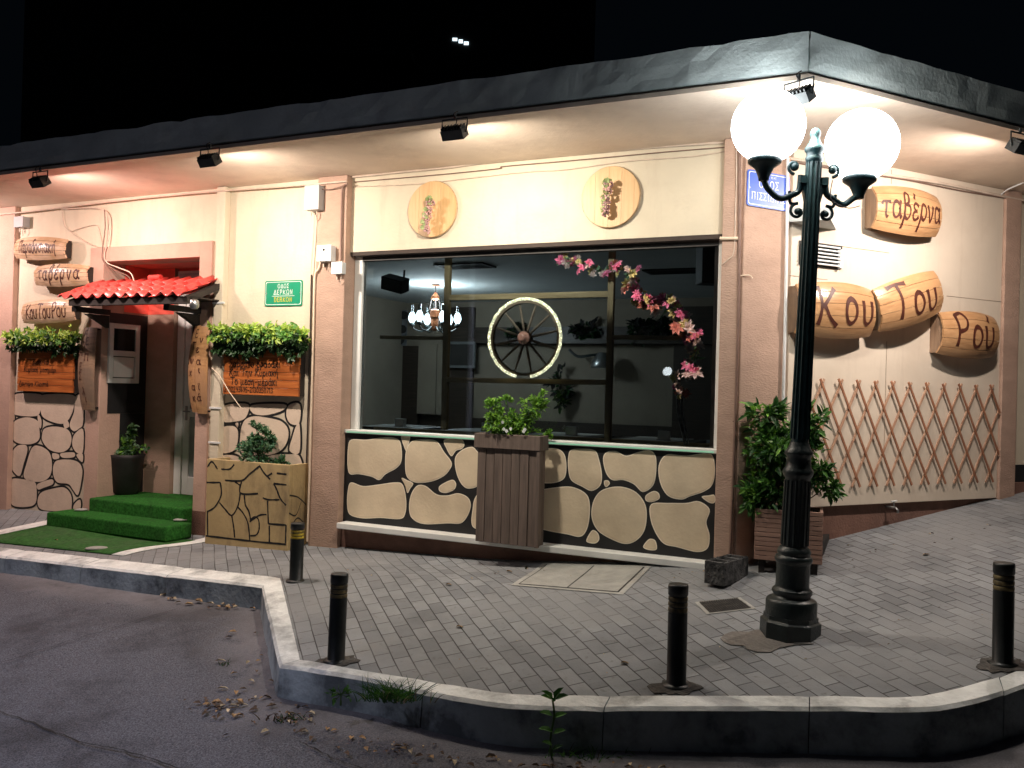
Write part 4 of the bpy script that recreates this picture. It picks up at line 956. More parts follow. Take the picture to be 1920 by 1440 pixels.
def ivy(label, p0, p1, seed, n=560, drop=.22):
    random.seed(seed); a, b = A(*p0, -.08), A(*p1, -.08); w = b.x-a.x; z = a.z
    t = thing('ivy_garland', label, 'ivy garland', FA.M @ T(a.x, -.08, z), 'ivy garlands on the message boards')
    mb = MB()
    for i in range(n):
        x = random.uniform(0, w); k = random.random()
        dz = random.gauss(.0, .035) if k < .62 else -random.uniform(.02, drop)*(.6+.6*abs(noise.noise(Vector((x*9, seed, 0)))*2))
        p = Vector((x, random.uniform(-.09, .03) if dz > -.06 else random.uniform(-.04, .03), dz))
        d = rv(); d = Vector((d.x, d.y-.4, d.z*.7+(.25 if dz > -.03 else -.6)))
        mi = random.choice((0,0,1)) if dz > .0 else (random.choice((0,1,1,2)) if dz > -.05 else 2)
        L = random.uniform(.05, .085)
        # lobed leaf: three blades
        for ang in (-.75, 0, .75):
            s = d.cross(Vector((0,-1,0))); s = s.normalized() if s.length > .01 else Vector((1,0,0))
            leaf(mb, p, d.normalized()*math.cos(ang)+s*math.sin(ang), Vector((0,-1,.3)), L*(1 if ang == 0 else .75), L*.42, mi)
    part('foliage', mb, [IV1, IV2, IV3], t)
    mb = MB(); mb.tube(spline([(0,.0,0),(w*.3,.01,.01),(w*.6,.0,-.01),(w,0,0)], 8), .006, 6)
    for x in (0.02, .25*w, .5*w, .75*w, w-.02): mb.tube(spline([(x,0,0),(x+.02,-.01,-.08),(x-.01,0,-.17)], 4), .003, 5)
    part('vine_stem', mb, STEM, t)
ivy('bright artificial ivy along the top of the board right of the door', (405,627), (575,629), 21, 760, .25)
ivy('short artificial ivy along the top of the board left of the door', (22,634), (150,637), 22, 480, .20)

# ------------------------------------------------------------------ boxes, pipes, cables
def ebox(name, label, cat, p0, p1, y, d, m, extra=None):
    a, b = A(*p0, y), A(*p1, y); w = b.x-a.x; h = a.z-b.z
    t = thing(name, label, cat, FA.M @ T(a.x+w/2, y, b.z))
    mb = MB(); mb.box(-w/2, w/2, 0, d, 0, h); part('body', mb, m, t, .006)
    mb = MB(); mb.box(-w/2-.003, w/2+.003, -.012, -.0005, -.003, h+.003); lid = part('cover', mb, m, t, .004)
    if extra == 'led': mb = MB(); mb.lathe([(.012,0),(.012,.003)], 14, M=T(0,-.012,h*.72) @ RX(math.radians(90))); part('sensor', mb, BLACKP, t)
    mb = MB(); mb.tube([(-w*.2, .03, .0), (-w*.2, .03, -.05)], .007); mb.tube(spline([(w*.2, .03, 0), (w*.25, .02, -.05), (w*.1, .04, -.09)], 5), .004); part('cable_gland', mb, CABLE, t)
ebox('meter_box', 'tall grey electrical box high on the wall beside the first pillar', 'electrical box', (573,349), (598,392), -.1, .13, GREY)
ebox('alarm_box', 'square white alarm box with a round sensor on the pillar', 'alarm box', (596,461), (621,489), -.1, .07, WHITEP, 'led')
ebox('junction_box', 'small white junction box below the alarm box on the pillar', 'junction box', (623,492), (642,513), -.085, .055, WHITEP)
ebox('junction_box', 'small grey junction box at the top of the far left wall', 'junction box', (28,407), (44,425), -.05, .08, GREY)
def cable(name, label, pts, fr=FA, y=-.02, r=.006, m=CABLE, cat='cable', n=6):
    w = [fr.at(p[0], p[1], p[2] if len(p) > 2 else y) for p in pts]
    mb = MB(); mb.tube([v-w[0] for v in spline(w, n)], r, 7)
    t = part(name, mb, m); t.matrix_world = fr.M @ T(*w[0]); tag(t, label, cat); return t
cable('roof_cable', 'painted cable bundle along the top of the wall above the round discs', [(660,332),(760,322),(850,313),(940,300),(1040,291),(1140,283),(1240,275),(1375,266)], y=.03, r=.010)
cable('roof_cable', 'dark thin cable running under the bundle above the window', [(665,341),(760,333),(850,325),(935,316),(945,312),(1050,303),(1150,294),(1260,284),(1372,275)], y=.035, r=.0045, m=DKPIPE)
cable('roof_cable', 'sagging painted cable below the other two above the window', [(662,350),(780,345),(880,334),(990,322),(1060,318),(1180,302),(1300,293),(1372,281)], y=.04, r=.005)
cable('roof_cable', 'painted cable along the top of the wall from the left edge to the pillar', [(-20,404),(60,396),(140,386),(260,372),(390,360),(500,352),(590,345),(650,340)], y=-.05, r=.009)
cable('wall_cable', 'cable dropping from the wall top over the door surround into the porch', [(115,392),(175,390),(200,398),(205,420),(203,450),(196,475),(200,492),(225,503),(245,512),(252,530)], y=-.02, r=.007)
cable('wall_cable', 'second cable dropping beside the first into the red porch', [(196,393),(197,430),(192,470),(194,490),(215,506),(240,518),(248,532)], y=-.035, r=.006, m=DKPIPE)
cable('wall_cable', 'loose thin cable looping over the wall above the ταβέρνα stave', [(117,394),(120,420),(132,433),(150,428),(180,422),(188,440),(192,462)], y=.015, r=.004)
cable('wall_cable', 'loose cable sagging from the loop to the door surround', [(128,431),(150,447),(175,460),(194,464)], y=.015, r=.0035)
cable('pipe_conduit', 'upright brown conduit on the first pillar above the alarm boxes', [(652,345),(643,352),(641,380),(640,430),(639,493)], y=-.05, r=.009, m=DKPIPE, cat='conduit')
cable('wall_cable', 'dark cable linking the tall meter box to the pillar conduit', [(598,354),(620,355),(645,348)], y=-.06, r=.005, m=DKPIPE)
cable('pipe_conduit', 'beige conduit running down the edge of the first pillar to the ground', [(602,490),(597,505),(590,520),(588,600),(584,760),(580,900),(576,1015)], y=-.05, r=.010, m=BEIGEP, cat='conduit')
cable('pipe_conduit', 'dark conduit beside the beige one at the first pillar', [(584,515),(582,620),(578,760),(572,960),(571,1012)], y=.012, r=.008, m=DCABLE, cat='conduit')
cable('wall_cable', 'thin tangled wire below the meter box', [(590,395),(588,440),(585,480),(583,512)], y=-.01, r=.005)
def boxpipe(label, p0, p1, y0, y1, m, fr=FA, name='downpipe', cat='downpipe', clips=()):
    a, b = fr.at(*p0, y0), fr.at(*p1, y0); t = thing(name, label, cat, fr.M @ T((a.x+b.x)/2, 0, b.z)); w = abs(b.x-a.x)
    mb = MB(); mb.box(-w/2, w/2, y0, y1, 0, a.z-b.z); part('pipe', mb, m, t, .01)
    mb = MB()
    for py in clips: z = fr.at(p0[0], py, y0).z-b.z; mb.box(-w/2-.012, w/2+.03, y0-.006, y0-.0005, z-.012, z+.012)
    if clips: part('bracket', mb, m, t, .002)
zA = A(405, 860, -.04).z
a0 = A(401, 600, -.04).x; a1 = A(417, 600, -.04).x
t = thing('downpipe', 'square cream downpipe between the door surround and the message board', 'downpipe', FA.M @ T((a0+a1)/2, 0, -1.45))
mb = MB(); mb.box(-(a1-a0)/2, (a1-a0)/2, -.05, .028, 0, 1.45+ZT-.005); part('pipe', mb, CREAM, t, .008)
for py in (568, 765, 830):
    mb = MB(); z = A(405, py, -.05).z+1.45; mb.box(-(a1-a0)/2-.01, (a1-a0)/2+.035, -.06, -.0505, z-.01, z+.01); part('bracket', mb, WHITEP, t, .002)
cable('downpipe', 'slim white downpipe at the corner left of the side wall panel', [(1477,296,-.05),(1475,450,-.05),(1472,600,-.05),(1468,765,-.05)], fr=FB, r=.013, m=WHITEP, cat='downpipe')
cable('pipe_conduit', 'dark pipe running down the very corner of the building', [(1386,268,-.045),(1386,500,-.045),(1378,800,-.045),(1368,1055,-.045)], fr=FA, r=.011, m=DKPIPE, cat='conduit')
cable('pipe_stub', 'short beige pipe stub crossing the corner pillar at window head height', [(1350,447,-.045),(1384,447,-.045)], r=.014, m=BEIGEP, cat='pipe')
cable('wall_cable', 'thin cable looping down the corner pillar beside the window', [(1380,270),(1381,320),(1379,400),(1376,470),(1365,487),(1352,497)], y=-.045, r=.004)
cable('wall_hook', 'small rusty hook sticking out of the pillar above the shrub', [(1385,517,-.03),(1405,516,-.05),(1411,522,-.06)], fr=FB, r=.004, m=BEIGEP, cat='hook')
cable('wall_cable', 'thin pipe stub low on the corner pillar beside the shrub', [(1374,790,-.04),(1398,790,-.06)], r=.005, m=DKPIPE)
cable('roof_cable', 'painted cable bundle along the top of the side wall', [(1480,297),(1560,310),(1650,326),(1760,343),(1880,368),(1940,380)], fr=FB, y=-.02, r=.013)
cable('roof_cable', 'dark cable under the bundle along the side wall', [(1482,303),(1600,322),(1700,337),(1800,357),(1900,374),(1940,384)], fr=FB, y=-.02, r=.006, m=DKPIPE)
cable('roof_cable', 'white cable crossing the soffit at the right edge', [(1876,366,-.02),(1890,355,-.12),(1930,338,-.3)], fr=FB, r=.006, m=WHITEP)
cable('eave_cable', 'pale cable slung under the eave edge left of the lamp globes', [(1310,170,-1.08),(1345,168,-1.08),(1400,162,-1.08),(1450,152,-1.08)], r=.006, m=WHITEP)
# louvre on the side wall
a, b = B(1499,452,-.01), B(1577,505,-.01); w = b.x-a.x; h = .235
t = thing('louvre_vent', 'square black and white louvre vent behind the lamp post', 'vent', FB.M @ T(a.x, -.006, B(1577,505).z))
h = B(1577,462).z-B(1577,505).z
mb = MB(); mb.box(0, w, -.012, -.001, 0, h); part('back_plate', mb, BLACKP, t)
mb = MB()
for i in range(6): z = h*.06+i*h*.155; mb.box(.01, w-.05, -.04, -.016, z, z+.010, M=None)
part('slats', mb, WHITEP, t)
mb = MB(); mb.box(w-.05, w-.025, -.045, -.013, 0, h*.8); part('frame', mb, WHITEP, t)
# tap below the side panel
a = B(1676, 945, -.05); t = thing('water_tap', 'small metal water tap under the side wall panel', 'tap', FB.M @ T(a.x, -.02, a.z))
mb = MB(); mb.tube([(0,.05,-.03),(0,-.05,-.03),(0,-.07,-.045),(0,-.07,-.07)], .01); mb.tube([(0,-.03,-.03),(0,-.03,.02)], .006); part('spout', mb, CHROME, t)
mb = MB(); mb.tube([(-.03,-.03,.02),(.035,-.03,.025)], .007); part('handle', mb, WHITEP, t)

# ------------------------------------------------------------------ door canopy
CD = .47
cR = A(396, 541, 0); cfR = A(343, 554, -CD); cfL = A(113, 556, -CD); zt_ = A(300, 532, 0).z; zf = (cfR.z+cfL.z)/2
t = thing('door_canopy', 'small red tiled canopy on black beams over the tavern door', 'canopy', FA.M @ T((cR.x+XL)/2, 0, zf)); ox, oz = (cR.x+XL)/2, zf
x0, x1 = cfL.x-ox, cfR.x-ox+.02; rise = zt_-zf+.03
mb = MB(); pitch_ = .155; ncol = int((x1-x0)/pitch_)+1
slope = rise/CD
for rowi in range(3):
    y0_, y1_ = -CD+rowi*CD/3-.03, -CD+(rowi+1)*CD/3+.012
    nn = 8*ncol; vs = []; 
    for i in range(nn+1):
        x = x0+(x1-x0)*i/nn; ph = (x-x0)/pitch_*2*math.pi; wv = math.sin(ph); wv = .026*(wv if wv > 0 else wv*.75)
        for (yy, dz) in ((y0_, .012), (y1_, 0)):
            vs.append((x, yy, (yy+CD)*slope+wv+dz+.01))
        for (yy, dz) in ((y1_, -.012), (y0_, 0)):
            vs.append((x, yy, (yy+CD)*slope+wv+dz+.01))
    fs = []
    for i in range(nn):
        for k in range(4): fs.append((i*4+k, i*4+(k+1) % 4, (i+1)*4+(k+1) % 4, (i+1)*4+k))
    fs += [(0,1,2,3), tuple(nn*4+k for k in (3,2,1,0))]
    mb.add(vs, fs, 0, True)
part('roof_tiles', mb, TILE, t)
# ridge piece
mb = MB(); mb.tube([(A(285,530,0).x-ox, -.03, rise+.03), (A(306,530,0).x-ox, -.03, rise+.03)], .03, 10); part('ridge_tile', mb, TILE, t)
mb = MB()
xb0 = A(128, 565, -CD).x-ox; xb1 = x1+.03
mb.box(xb0, xb1, -CD+.005, -CD+.07, -.085, -.025)
for k in range(5): x = xb0+(xb1-xb0-.06)*k/4; mb.prism([(x, -CD+.0, -.024), (x, -.01, CD*slope-.04), (x, -.01, CD*slope-.1), (x, -CD+.07, -.06)], (.06, 0, 0))
mb.box(xb0, xb1, -CD+.03, -.002, -.0235, -.012)
part('timber_frame', mb, DKWOOD, t)
for px_ in (203, 372):
    mb = MB(); x = A(px_, 600, 0).x-ox
    mb.box(x-.035, x+.035, -CD+.05, -.001, -.14, -.086); mb.prism([(x-.03, -.01, -.15), (x-.03, -CD*.6, -.15), (x-.03, -.01, -.28)], (.06, 0, 0))
    part('bracket', mb, DKWOOD, t)
mb = MB(); x = A(372, 575, -.4).x-ox; mb.lathe([(.03,-.03),(.045,0),(.04,.05),(.02,.06)], 14, c=(x+.0,-CD+.02,-.11)); part('lantern', mb, CHROME, t)
# shutter on the left porch wall
a = FA.at(205, 605, .0); 
def onx(px, py, x):
    d = ray(px, py); o = FA.I @ Vector((0,0,0)); e = (FA.I.to_3x3() @ d); tt = (x-o.x)/e.x; return o+e*tt
s0, s1 = onx(205, 605, XL+.02), onx(262, 609, XL+.02); s2 = onx(203, 718, XL+.02)
t = thing('white_shutter', 'white framed window shutter on the left wall inside the porch', 'shutter', FA.M @ T(XL+.004, s0.y, s2.z)); L = s1.y-s0.y; H = s0.z-s2.z
mb = MB(); f_ = .055
for b in ((0,.03,0,f_,0,H),(0,.03,L-f_,L,0,H),(0,.03,f_,L-f_,0,f_),(0,.03,f_,L-f_,H-f_,H),(0,.03,f_,L-f_,H*.5-.03,H*.5+.03)): mb.box(*b)
part('frame', mb, WHITE, t, .003)
mb = MB(); mb.box(0, .012, f_, L-f_, H*.5+.03, H-f_); part('pane', mb, mat('black_glass', (.012,.014,.015), .1), t)
mb = MB(); mb.box(0, .02, f_+.01, L-f_-.01, f_+.01, H*.5-.04); part('panel', mb, WHITE, t, .006)

# ------------------------------------------------------------------ carpeted steps and green mat
lyt = -.02
t = thing('carpeted_steps', 'two green carpeted steps up to the tavern door', 'steps', FA.M @ T((XL+XR)/2, 0, -1.55)); ox = (XL+XR)/2
mb = MB(); mb.box(XL-ox+.003, XR-ox-.003, -.10, .6, -.02, 1.55+pf); mb.box(XL-ox+.003, px_r-ox, .6, 1.2, -.02, 1.55+pf-.001); part('upper_step', mb, CARPET, t, .018)
mb = MB(); mb.box(-6.95-ox, XR-ox+.11, -.44, -.102, -.02, 1.55-1.42); part('lower_step', mb, CARPET, t, .018)
def gzA(x, y): w = FA.M @ Vector((x, y, 0)); return gz(w.x, w.y)
def flat(name, corners, dz, th, m, label=None, cat=None, kind=None, fr=FA):
    W = [fr.M @ Vector((x, y, 0)) for (x, y) in corners]; c = sum(W, Vector())/len(W); c.z = gz(c.x, c.y)
    N = 14; vs = []; mb = MB()
    for i in range(N+1):
        for j in range(N+1):
            u, v = i/N, j/N; q = W[0].lerp(W[1], u).lerp(W[3].lerp(W[2], u), v); vs.append(Vector((q.x, q.y, gz(q.x, q.y)+dz+th))-c)
    mb.add(vs, [(i*(N+1)+j, (i+1)*(N+1)+j, (i+1)*(N+1)+j+1, i*(N+1)+j+1) for i in range(N) for j in range(N)], 0, True)
    o = part(name, mb, m); o.location = c; tag(o, label, cat, None, kind)
    so = o.modifiers.new('thickness', 'SOLIDIFY'); so.thickness = th+dz; so.offset = 0; return o
flat('green_mat', [(-6.86,-.2),(-5.13,-.2),(-5.30,-1.03),(-7.2,-1.03)], .002, .006, CARPET2, 'flat green carpet mat between the steps and the kerb', 'mat')
flat('painted_stripe', [(-5.125,-.05),(-4.96,-.05),(-5.15,-1.03),(-5.295,-1.03)], .002, .004, PAINTW, kind='structure')
flat('painted_stripe', [(-7.05,-.05),(-6.865,-.05),(-7.205,-1.03),(-7.45,-1.03)], .002, .004, PAINTW, kind='structure')
def pebble(px, label, z=None, s=(.09,.06,.02), cat='stone', name='flat_stone'):
    if z is None: p = G(*px)
    else: p = onZ(*px, z)
    mb = MB(); mb.lathe([(.6,0),(1,.3),(.95,.7),(.6,1)], 12, M=Matrix.Diagonal((s[0], s[1], s[2], 1))); o = part(name, mb, CONC); o.matrix_world = T(p.x, p.y, p.z+.004) @ RZ(.4); tag(o, label, cat)
pebble((152,958), 'flat grey stone on the left end of the lower carpeted step', -1.42, (.07,.05,.02))
pebble((338,977), 'flat grey stone on the right end of the lower carpeted step', -1.42, (.07,.05,.02))
pebble((181,1031), 'flat pale stone on the corner of the green mat by the kerb', None, (.10,.06,.025))

# ------------------------------------------------------------------ stone painted planter box
PY = -.25; pl_, pr_ = A(386, 950, PY).x, A(541, 950, PY).x; pzt = A(540, 872, PY).z
t = thing('stone_planter', 'large ochre planter box painted with black crazy paving lines', 'planter', FA.M @ T((pl_+pr_)/2, 0, -1.5)); ox = (pl_+pr_)/2
mb = MB(); h = pzt+1.5
mb.box(pl_-ox, pr_-ox, PY, PY+.04, -.2, h); mb.box(pl_-ox, pl_-ox+.04, PY+.04, .02, -.2, h); mb.box(pr_-ox-.04, pr_-ox, PY+.04, .02, -.2, h)
part('box', mb, OCHRE, t, .004)
mb = MB(); mb.box(pl_-ox+.04, pr_-ox-.04, PY+.04, .02, h-.1, h-.05); part('soil', mb, SOIL, t)
LN = [[(1120,680),(1145,650),(1175,690)],[(1195,690),(1240,690),(1265,665)],[(1115,762),(1190,762)],[(1190,762),(1195,830),(1160,895),(1118,920)],[(1215,750),(1305,752),(1345,720),(1400,675)],[(1270,758),(1300,780)],[(1400,670),(1430,715),(1460,745)],[(1445,728),(1470,712)],[(1495,712),(1548,718)],[(1305,755),(1300,820),(1395,822)],
[(1120,920),(1122,1050)],[(1185,870),(1215,905),(1252,940),(1285,890),(1298,820)],[(1252,940),(1262,1000),(1268,1060)],[(1320,822),(1325,880),(1345,920),(1355,970)],[(1285,895),(1315,930),(1340,985),(1350,1078)],[(1355,970),(1400,940),(1440,935)],[(1350,975),(1370,950),(1395,960),(1400,1010),(1385,1045),(1352,1050)],[(1420,845),(1450,855),(1510,855)],[(1445,860),(1450,985)],[(1450,985),(1545,992)],[(1455,995),(1455,1085)],[(1545,992),(1542,1090)],[(1478,768),(1548,775)],[(1478,768),(1495,800),(1515,850),(1545,885)],[(1112,1050),(1268,1068),(1400,1083),(1545,1096)]]
mb = MB()
for li, pl in enumerate(LN):
    P = spline([A(*c2_(*p), PY) for p in pl], 6); vs = []
    for i, p in enumerate(P):
        tt = (P[min(i+1, len(P)-1)]-P[max(i-1,0)]).normalized(); s = Vector((tt.z, 0, -tt.x)); w = random.uniform(.006, .010)
        for q in (p+s*w, p-s*w): vs.append((min(pr_, max(pl_, q.x))-ox, PY-.0012-.0002*(li % 5), q.z+1.5))
    mb.add(vs, [(2*i,2*i+1,2*i+3,2*i+2) for i in range(len(P)-1)])
# lines on the right side face
for li, pl in enumerate(([(0,.60),(.5,.56),(1,.45)],[(.1,.2),(.5,.30),(.9,.22)],[(0,.38),(.4,.34),(.7,.5)],[(.3,0),(.4,.2)])):
    P = spline([(0, PY+.01+u*.24, v*h+.02) for u, v in pl], 6); vs = []
    for i, p in enumerate(P):
        for sgn in (1, -1): vs.append((pr_-ox+.0012+.0002*li, p.y, p.z+sgn*.007))
    mb.add(vs, [(2*i,2*i+1,2*i+3,2*i+2) for i in range(len(P)-1)])
part('painted_lines', mb, BLACKP, t)

# ------------------------------------------------------------------ plants
def shrub(name, label, W, blobs, nleaf, L, mats, weights, seed, stemm=STEM, droop=.0, wr=.5, group=None, fill=.35, cat='plant', twigs=14, trunk=True):
    """W: world position of the base; blobs: list of (x, y, z, rx, ry, rz) in local coordinates"""
    random.seed(seed)
    t = thing(name, label, cat, Matrix.Translation(W), group)
    mb = MB(); ms = MB(); tot = sum(b[3]*b[4]*b[5] for b in blobs)
    tips = []
    for b in blobs:
        nb = max(2, int(twigs*b[3]*b[4]*b[5]/tot*len(blobs)/1.5)+2)
        for k in range(nb):
            d = rv(); r = random.uniform(.6, 1.05); tip = Vector((b[0]+d.x*b[3]*r, b[1]+d.y*b[4]*r, b[2]+d.z*b[5]*r)); tips.append((tip, b))
            mid = Vector((b[0]*.6, b[1]*.6, b[2]*.5))
            ms.tube(spline([Vector((0,0,0)), mid, Vector(b[:3])*.9+tip*.1, tip], 4), [.006]*4+[.004]*4+[.002]*5, 5)
    for i in range(nleaf):
        tip, b = random.choice(tips)
        k = random.random()**fill
        c = Vector(b[:3]); p = c.lerp(tip, k)+rv()*min(b[3:6])*.28
        out = (p-c); out = out.normalized() if out.length > .01 else rv()
        d = (out*.7+rv()*.8+Vector((0,0,.25-droop))).normalized()
        mi = random.choices(range(len(mats)), weights)[0]
        leaf(mb, p, d, (rv()*.6+Vector((0,-.3,.8))), L*random.uniform(.6,1.2), L*wr*random.uniform(.8,1.2), mi)
    part('foliage', mb, mats, t); part('stems', ms, stemm, t)
    return t
def WA(px, py, y): return FA.M @ A(px, py, y)
s = 1/205
w = WA(485, 872, -.12)
shrub('potted_shrub', 'bushy blue green shrub growing in the ochre stone planter', w, [(0,0,.10,.21,.10,.11),(-.08,0,.18,.15,.09,.11),(.06,0,.25,.13,.08,.10),(.24,0,.04,.14,.08,.05),(-.02,0,.31,.10,.07,.09)], 1500, .045, [BSH, BSH2, LF3], (5,3,2), 31)
cable('dead_branch', 'bare dry branch arching from the downpipe over the planter', [(397,690,-.07),(412,705,-.1),(430,735,-.13),(452,765,-.12)], r=.005, m=BEIGEP, cat='branch')
# dark pot in the porch
ps = FA.M @ Vector((X(232,920,.34), .36, pf)); t = thing('dark_flower_pot', 'tall black pot standing in the porch shadow', 'pot', Matrix.Translation(ps))
mb = MB(); mb.lathe([(.12,0),(.15,.03),(.19,.4),(.2,.44),(.17,.44),(.16,.4)], 24); part('pot_body', mb, POT, t); mb = MB(); mb.lathe([(.165,.39),(.0001,.4)], 24); part('soil', mb, SOIL, t)
shrub('porch_plant', 'pale leaved plant in the black pot inside the porch', ps+Vector((0,0,.4)), [(0,0,.12,.19,.14,.10),(-.02,0,.26,.11,.09,.12)], 620, .06, [BSH2, LF1, LF3], (5,3,2), 33)
# wooden planter under the window
wy = -.25; wl_, wr_ = A(889, 820, wy).x, A(1013, 820, wy).x; wt = A(950, 815, wy).z; wb = A(950, 1000, wy).z-.0
t = thing('tall_wood_planter', 'tall brown plank planter under the middle of the window', 'planter', FA.M @ T((wl_+wr_)/2, 0, -1.285)); ox = (wl_+wr_)/2
mb = MB(); hh = wt+1.285; W_ = wr_-wl_; np_ = 7; y1 = -.072
ph = -1.265+1.285
for i in range(np_):
    x0 = -W_/2+.025+i*(W_-.05)/np_; e = random.uniform(-.004, .004); mb.box(x0+.002, x0+(W_-.05)/np_-.002, wy+.02+e, wy+.045+e, ph, hh-.12)
for i in range(3):
    y0 = wy+.045+i*(y1-wy-.045)/3
    for sx in (-1, 1): mb.box(sx*(W_/2-.025), sx*(W_/2-.045), y0+.003, y0+(y1-wy-.045)/3-.002, ph, hh-.12)
part('planks', mb, PLW, t, .003)
mb = MB()
mb.box(-W_/2, W_/2, wy, wy+.045, hh-.118, hh); mb.box(-W_/2, -W_/2+.03, wy+.045, y1, hh-.118, hh); mb.box(W_/2-.03, W_/2, wy+.045, y1, hh-.118, hh); part('top_rim', mb, PLW, t, .004)
mb = MB(); mb.box(W_/2-.03, W_/2+.0, wy+.005, wy+.04, ph, hh-.12); part('corner_post', mb, PLW, t, .003)
mb = MB(); mb.box(-W_/2+.03, W_/2-.03, wy+.046, y1, hh-.09, hh-.05); part('soil', mb, SOIL, t)
w = FA.M @ Vector((ox, -.16, wt-.03))
shrub('window_plant', 'bright green feathery plant in the tall plank planter', w, [(-.12,0,.12,.13,.08,.09),(-.15,0,.24,.09,.07,.08),(.05,0,.14,.15,.09,.10),(.17,0,.25,.11,.07,.09),(.22,0,.33,.07,.05,.06),(-.05,0,.30,.06,.05,.04),(.30,0,.04,.12,.05,.03),(.0,0,.06,.24,.09,.05)], 2600, .034, [LF1, LF2, leafmat('leaf_lime', (.24,.45,.05))], (5,2,4), 35, GSTEM)
random.seed(5)
for i, (fx, fz) in enumerate(((-.02,.07),(.0,.03),(.04,.04),(.14,.03),(.02,.055))):
    pass
mb = MB()
for fx, fz in ((-.03,.10),(-.015,.045),(.01,.03),(.045,.05),(.16,.035),(.17,.05)):
    c = Vector((fx, -.10, fz))
    for k in range(7):
        a = k*2*math.pi/7; leaf(mb, c, Vector((math.cos(a), -.3, math.sin(a))), Vector((0,-1,0)), .016, .012, 0)
    mb.sphere(c+Vector((0,-.004,0)), .004, 6)
fl_ = part('white_blossoms', mb, SIGNW); fl_.matrix_world = FA.M @ T(ox, -.17, wt); tag(fl_, 'little white flowers at the foot of the bright green window plant', 'flowers')
# ------------------------------------------------------------------ slatted corner planter with the big shrub (parallel to wall B)
b0 = G(1404, 1075); b1 = G(1541, 1062); l0 = FB.loc(b0); l1 = FB.loc(b1)
cy = -.30; pw = .42; pcx = FB.loc(Vector((0,0,0))).x
PA = math.radians(-19); nv = Vector((math.sin(-PA), math.cos(PA), 0)); fc = G(1476, 1079); W_ = .465; wp = fc+nv*.17; gp = gz(wp.x, wp.y)
hh = (ray(1480, 957)*(fc.y/ray(1480, 957).y)).z-gp
t = thing('slatted_planter', 'square planter of pinkish horizontal slats at the building corner behind the lamp post', 'planter', T(wp.x, wp.y, gp) @ RZ(PA))
mb = MB(); ns = 11; d2 = .16; z0 = .07
for i in range(ns):
    za = z0+(hh-z0)*i/ns+.002; zb_ = z0+(hh-z0)*(i+1)/ns-.003
    for (x0, x1, y0, y1) in ((-W_/2, W_/2, -d2, -d2+.02), (-W_/2, -W_/2+.02, -d2+.021, d2), (W_/2-.02, W_/2, -d2+.021, d2), (-W_/2+.021, W_/2-.021, d2-.02, d2)):
        e = random.uniform(0, .002); mb.box(x0-e, x1+e, y0-e, y1, za, zb_)
part('slats', mb, PLW2, t, .002)
for sx in (-1, 1):
    for sy in (-1, 1): mb = MB(); mb.box(sx*(W_/2-.05)-.02, sx*(W_/2-.05)+.02, sy*(d2-.045)-.02, sy*(d2-.045)+.02, -.05, hh-.02); part('post', mb, DKWOOD, t)
mb = MB(); mb.box(-W_/2+.03, W_/2-.03, -d2+.03, d2-.03, hh-.06, hh-.03); part('soil', mb, SOIL, t)
sw = Vector((wp.x-.045, wp.y, gp+hh-.04))
shrub('large_shrub', 'large glossy dark green shrub with long leaves in the slatted corner planter', sw,
      [(-.05,0,.22,.22,.17,.18),(-.10,-.02,.48,.20,.16,.16),(-.14,0,.70,.13,.12,.13),(.06,0,.42,.2,.15,.18),(.16,0,.62,.14,.12,.18),(.22,-.02,.30,.14,.12,.1),(.30,0,.20,.11,.08,.09),(-.19,0,.12,.11,.12,.12)],
      3200, .08, [LF2, LF3, LF1], (5,4,1.6), 41, wr=.36, twigs=26, droop=.1)
# cinder block
k0 = G(1325, 1100); k1 = G(1398, 1078); d = xy(k1-k0).normalized(); 
bc = G(1362, 1092); ang = math.atan2(d.y, d.x)
bxw = G(1330, 1098); 
t = thing('cinder_block', 'rough dark concrete block with hollow cores lying by the corner planter', 'block', Matrix.Translation((G(1325,1100)+G(1398,1078))/2+Vector((0,.0,0))) @ RZ(math.atan2(*((G(1398,1078)-G(1360,1102)).yx))))
mb = MB(); L, Wd, H = .185, .075, .175
def blockmesh():
    # shell with three cores seen from above
    xs_ = [-L, -L+.03, -.075, -.045, .045, .075, L-.03, L]; ys = [-Wd, -Wd+.025, Wd-.025, Wd]
    holes = {(1,1),(3,1),(5,1)}
    for i in range(7):
        for j in range(3):
            top = H-.10 if (i, j) in holes else H
            n = 2
            mb.box(xs_[i], xs_[i+1], ys[j], ys[j+1], 0, top)
blockmesh()
blk = part('block_body', mb, DCONC, t)
blk.scale = (1, 1, .9)
mb = MB()
random.seed(8)
for i in range(170):
    f_ = random.choice((0,1,2))
    p = (random.uniform(-L,L), -Wd if random.random() < .5 else Wd, random.uniform(0,H*.9)) if f_ == 0 else ((random.choice((-L,L)), random.uniform(-Wd,Wd), random.uniform(0,H*.9)) if f_ == 1 else (random.uniform(-L,L), random.choice((-Wd+.014, Wd-.014)), H*.9))
    mb.sphere(p, random.uniform(.003,.008), 5)
part('aggregate', mb, DCONC, t)
